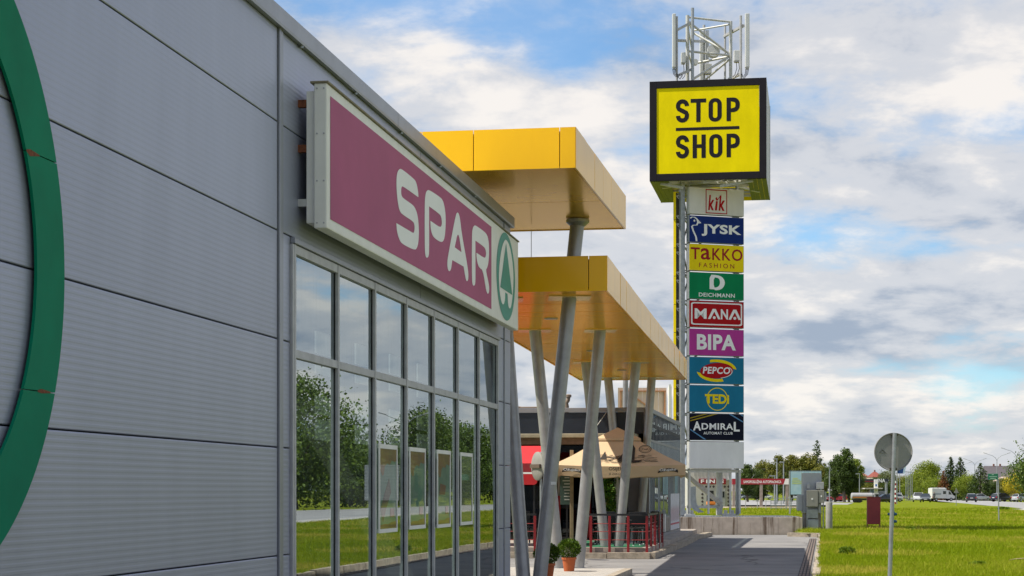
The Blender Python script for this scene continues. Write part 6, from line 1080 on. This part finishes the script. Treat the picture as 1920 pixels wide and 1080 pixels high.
Y = 200.; c0 = Vector((px2x(1430, Y), Y, gz(Y))); q = lambda px, py: P(px, py, Y)-c0; r = thing('car_wash_banner', 'long red banner fascia with white lettering on posts', 'banner', c0)
a, b = q(1373, 908.3), q(1479, 897.5); mb = MB(); mb.poly([(a.x, 0, a.z), (q(1469, 0).x, 0, a.z), (q(1472.5, 0).x, 0, b.z), (a.x, 0, b.z)], (0,.3,0)); mb.build('red_fascia', mat('banner_red', (.34,.015,.03), .5), r, fix=True); mb = MB(); mb.poly([(q(1469.3, 0).x, 0, a.z), (b.x, 0, a.z), (b.x, 0, b.z), (q(1472.8, 0).x, 0, b.z)], (0,.3,0)); mb.build('white_end', m_offw, r, fix=True)
mb = MB(); t0, t1 = q(1394, 906), q(1465, 899.6); text(mb, 'SAMOPOSLUŽNA AUTOPRAONICA', lambda x, y: (x, -.012, y), t0.x, t1.x, t0.z, t1.z, .02); mb.build('lettering', m_offw, r)
for px in (1376, 1427.5, 1476): c = q(px, 0); mb = MB(); mb.bev(c.x-.16, c.x+.16, .02, .28, 0, a.z, .02); mb.build('post', m_conc, r)
mb = MB(); mb.box(a.x, b.x, .3, 5, b.z-.12, b.z-.04); mb.build('roof_sheet', m_galv, r)
for px in (1410, 1440): c = q(px, 897); mb = MB(); mb.bar((c.x, .1, c.z), (c.x+.25, .1, c.z+.42), .05, .03); mb.build('floodlight_arm', m_galv, r)
# small excavator
Y = 180.; r = thing('mini_excavator', 'small orange excavator in front of the tiled wash building', 'excavator', (px2x(1333, Y), Y, gz(Y)+.03)); mo = mat('machine_orange', (.55,.17,.01), .5); s = Y/F
mb = MB(); mb.bev(-8*s, 8*s, -.4, .5, 6*s, 12*s, .05); mb.build('house', mo, r); mb = MB(); mb.bev(-7*s, 7*s, -.6, -.3, 0, 5*s, .05); mb.bev(-7*s, 7*s, .3, .6, 0, 5*s, .05); mb.build('crawler_track', m_black, r); mb = MB(); mb.bev(-6*s, 1*s, -.35, .35, 12*s, 25*s, .04); cb_ = mb.build('cab', m_dark, r); mb = MB(); mb.box(-6.2*s, 1.2*s, -.38, .38, 25*s, 26*s); mb.build('cab_roof', m_offw, cb_); mb = MB(); mb.bar((7*s, 0, 10*s), (18*s, 0, 19*s), .14, .18); mb.build('boom', mo, r); mb = MB(); mb.bar((18*s, 0, 19*s), (20*s, 0, 6*s), .11, .14); mb.build('dipper_arm', mo, r); mb = MB(); mb.bev(17*s, 21*s, -.2, .2, 1*s, 6*s, .03); mb.build('bucket', m_black, r)
# blue billboard with low fence
Y = 120.; c0 = Vector((px2x(1511, Y), Y, 0)); q = lambda px, py: P(px, py, Y)-c0; r = thing('blue_billboard', 'pale blue billboard on dark posts behind the grey cabinet', 'billboard', c0); a, b = q(1481, 928.5), q(1541, 882.5)
mb = MB(); mb.bev(a.x, b.x, 0, .08, a.z, b.z, .01); mb.build('board', mat('billboard_frame', (.10,.12,.14), .5), r)
def bb_mat():
    m = mat('billboard_blue', (.30, .50, .66), .5, 0, 0, 2.2, rgb2=(.50, .64, .72), detail=9); return m
mb = MB(); mb.box(a.x+.05, b.x-.05, -.006, -.001, a.z+.05, b.z-.05); mb.build('poster_sheet', bb_mat(), r); mb = MB()
for k, (x0, x1) in enumerate(((1486, 1496), (1485.5, 1500), (1485, 1506), (1485, 1507))): A_ = q(x0, 898+3.2*k); B_ = q(x1, 896+3.2*k); mb.box(A_.x, B_.x, -.010, -.007, A_.z, B_.z)
mb.build('print_lines', mat('billboard_yellow', (.50,.58,.25), .5), r)
for px in (1481.5, 1539): c = q(px, 0); mb = MB(); mb.bar((c.x, .13, -.1), (c.x, .13, b.z-.05), .09, .09); mb.build('post', m_frame, r)
Y = 150.; c0 = Vector((px2x(1484, Y), Y, gz(Y))); r = thing('low_yard_fence', 'low metal yard fence under the blue billboard', 'fence', c0)
for k in range(9): mb = MB(); x = (k-4)*.42; mb.bar((x, 0, 0), (x, 0, 1.05), .05, .05); mb.build('fence_post', m_galv, r)
for z in (.25, .45, .65, .85, 1.05): mb = MB(); mb.bar((-1.7, 0, z), (1.7, 0, z), .04, .05); mb.build('fence_rail', m_galv, r)
for i, px in enumerate((1398, 1420, 1436)): Y = 156.; tag(MB().cyl((0,0,0), (0,0,.95), .03, .03, 6).build('yard_stake', m_frame, None, (px2x(px, Y), Y, gz(Y))), 'thin dark yard stake in the grass, %s right of the pylon' % ('first', 'second', 'third')[i], 'stake')
# timber-backed billboard behind the cafe roof
Y = 82.; c0 = Vector((px2x(1205, Y), Y, 0)); q = lambda px, py: P(px, py, Y)-c0; r = thing('timber_billboard', 'pale plywood back of a billboard with wooden frame behind the cafe', 'billboard', c0); a, b = q(1158.5, 800), q(1250, 727); m_ply = mat('plywood', (.52,.42,.34), .8, 0, .06, 3, stretch=(6,1,.4)); m_wood = mat('red_timber', (.36,.17,.08), .8, 0, .25, 5)
np_ = 6
for k in range(np_): x0 = a.x+(b.x-a.x)*k/np_; mb = MB(); mb.box(x0+.004, x0+(b.x-a.x)/np_-.004, 0, .03, a.z-1, b.z); mb.build('plywood_sheet', m_ply, r)
x1, z1 = q(1164, 733.5).x, q(0, 733.5).z; x2 = q(1246, 0).x
for p0, p1 in (((x1, -.04, a.z-1), (x1, -.04, z1)), ((x2, -.04, a.z-1), (x2, -.04, z1)), ((x1-.05, -.045, z1), (x2+.05, -.045, z1)), ((q(1195,0).x, -.042, q(0,748).z), (q(1222,0).x, -.042, q(0,768).z))): mb = MB(); mb.bar(p0, p1, .05, .13, up=(0,1,0)); mb.build('timber_batten', m_wood, r)
for px in (1170, 1240): c = q(px, 0); mb = MB(); mb.bar((c.x, .12, 0), (c.x, .12, b.z-.1), .15, .15); mb.build('post', m_galv, r)
Y = 79.; c0 = Vector((px2x(1262, Y), Y, 0)); q = lambda px, py: P(px, py, Y)-c0; r = thing('painted_billboard', 'narrow billboard with blue and yellow painted poster behind the cafe', 'billboard', c0, 0); dv = Vector((q(1268, 0).x-q(1258.5, 0).x, 3.0, 0)); p = Vector((q(1258.5, 0).x, 0, 0)); z0, z1 = q(0, 800).z-1, q(0, 720.5).z
mb = MB(); mb.poly([p+Vector((-.10,0,z0)), p+Vector((0,0,z0)), p+dv+Vector((0,0,z0)), p+dv+Vector((-.1,0,z0))], (0,0,z1-z0)); mb.build('case', m_offw, r, fix=True)
mb = MB(); nx = Vector((dv.y, -dv.x, 0)).normalized()*.012; mb.add([p+nx+Vector((0,0,z0+.05)), p+dv+nx+Vector((0,0,z0+.05)), p+dv+nx+Vector((0,0,z1-.06)), p+nx+Vector((0,0,z1-.06))], [(0,1,2,3)]); mb.build('poster_sheet', mat('poster_blueyellow', (.10,.32,.42), .6, 0, 0, 2.0, rgb2=(.55,.48,.10), detail=3), r)
mb = MB(); mb.bar(p+Vector((-.2,.5,0)), p+Vector((-.2,.5,z0+.2)), .16, .16); mb.build('post', m_galv, r)
# houses far behind
def house(px0, px1, ridge, eave, Y, lab, roofc, wallc, chim=()):
    x0, x1 = px2x(px0, Y), px2x(px1, Y); r = thing('far_house', lab, 'house', ((x0+x1)/2, Y, gz(Y))); w = (x1-x0)/2; ze = py2z(eave, Y)-gz(Y); zr = py2z(ridge, Y)-gz(Y); dd = 5.
    mb = MB(); mb.box(-w*.93, w*.93, -dd*.9, dd*.9, 0, ze); mb.build('wall', mat('hw_%d' % px0, wallc, .8), r); hip = w*.06 if w > 3 else w*.75
    mb = MB(); mb.add([(-w,-dd,ze),(w,-dd,ze),(w,dd,ze),(-w,dd,ze),(-w+hip,0,zr),(w-hip,0,zr)], [(0,1,5,4),(2,3,4,5),(1,2,5),(3,0,4),(3,2,1,0)]); rf = mb.build('roof', mat('hr_%d' % px0, roofc, .75, 0, .15, 3, bump=.4, bscale=4), r, fix=True)
    for u in chim: mb = MB(); mb.bev(u*w-.2, u*w+.2, -.2, .2, zr-.5, zr+.5, .03); mb.build('chimney', mat('chimney', (.22,.10,.08), .8), rf)
    for k in range(3): mb = MB(); x = w*(-.55+.5*k); mb.box(x-.5, x+.5, -dd*.9-.03, -dd*.9-.005, ze*.35, ze*.75); mb.build('window', m_cgl, r)
house(1843, 1916, 873.5, 899, 460, 'large house with dark grey tiled roof behind the street trees', (.085,.075,.085), (.45,.42,.38), (-.45, -.12)); house(1630, 1650, 884.5, 895, 520, 'small house with red tiled roof above the fuel station', (.20,.045,.03), (.4,.35,.3), (0,)); house(1607, 1623, 886, 893, 560, 'distant house with orange roof left of the red roof', (.20,.08,.05), (.4,.35,.3)); house(1868, 1893, 894, 903, 440, 'low pale roofed annex in front of the grey roof', (.42,.33,.28), (.45,.42,.38))
# pedestrian
def person():
    Y = 360.; c = Vector((px2x(1751.5, Y), Y, gz(Y)+.02)); r = thing('person', 'person in dark clothes with a reddish bag standing near the van', 'person', c, R(160))
    J = {'pel': (0,0,.95), 'che': (0,.02,1.3), 'nec': (0,.02,1.48), 'hd': (0,.03,1.62), 'hd2': (0,.03,1.75), 'sl': (.19,.02,1.42), 'el': (.26,.0,1.12), 'hl': (.27,.1,.86), 'sr': (-.19,.02,1.42), 'er': (-.26,0,1.12), 'hr': (-.24,.12,.88), 'kl': (.11,.05,.50), 'al': (.12,0,.08), 'tl': (.13,.16,.03), 'kr': (-.11,-.02,.50), 'ar': (-.12,-.1,.09), 'tr': (-.13,.05,.03)}
    rad = dict(pel=.15, che=.16, nec=.06, hd=.10, hd2=.08, sl=.075, el=.05, hl=.035, sr=.075, er=.05, hr=.035, kl=.07, al=.045, tl=.035, kr=.07, ar=.045, tr=.035); ks = list(J)
    E = [('pel','che'),('che','nec'),('nec','hd'),('hd','hd2'),('che','sl'),('sl','el'),('el','hl'),('che','sr'),('sr','er'),('er','hr'),('pel','kl'),('kl','al'),('al','tl'),('pel','kr'),('kr','ar'),('ar','tr')]
    me = bpy.data.meshes.new('body'); me.from_pydata([J[k] for k in ks], [(ks.index(a), ks.index(b)) for a, b in E], []); ms = mat('skin_and_clothes', (.05,.045,.06), .8); me.materials.append(ms); o = link('body', me, r)
    o.modifiers.new('skin', 'SKIN'); me.skin_vertices.new() if hasattr(me.skin_vertices, 'new') and not me.skin_vertices else None
    if me.skin_vertices:
        for k, v in zip(ks, me.skin_vertices[0].data): v.radius = (rad[k], rad[k]*.8); v.use_root = (k == 'pel')
    o.modifiers.new('sub', 'SUBSURF').levels = 1
    mb = MB(); mb.lathe([(.0,-.13),(.085,-.08),(.10,.0),(.09,.08),(.0,.12)], (0,.04,1.66), 12); mb.build('head', mat('skin', (.42,.25,.17), .6), r, smooth=True); mb = MB(); mb.lathe([(.108,-.02),(.11,.05),(.08,.12),(0,.14)], (0,.02,1.67), 12); mb.build('hair', m_brown2, r, smooth=True); mb = MB(); mb.bev(.20,.34,-.12,.16,.62,.98,.03); mb.build('bag', mat('bag_red', (.30,.06,.05), .7), r)
person()
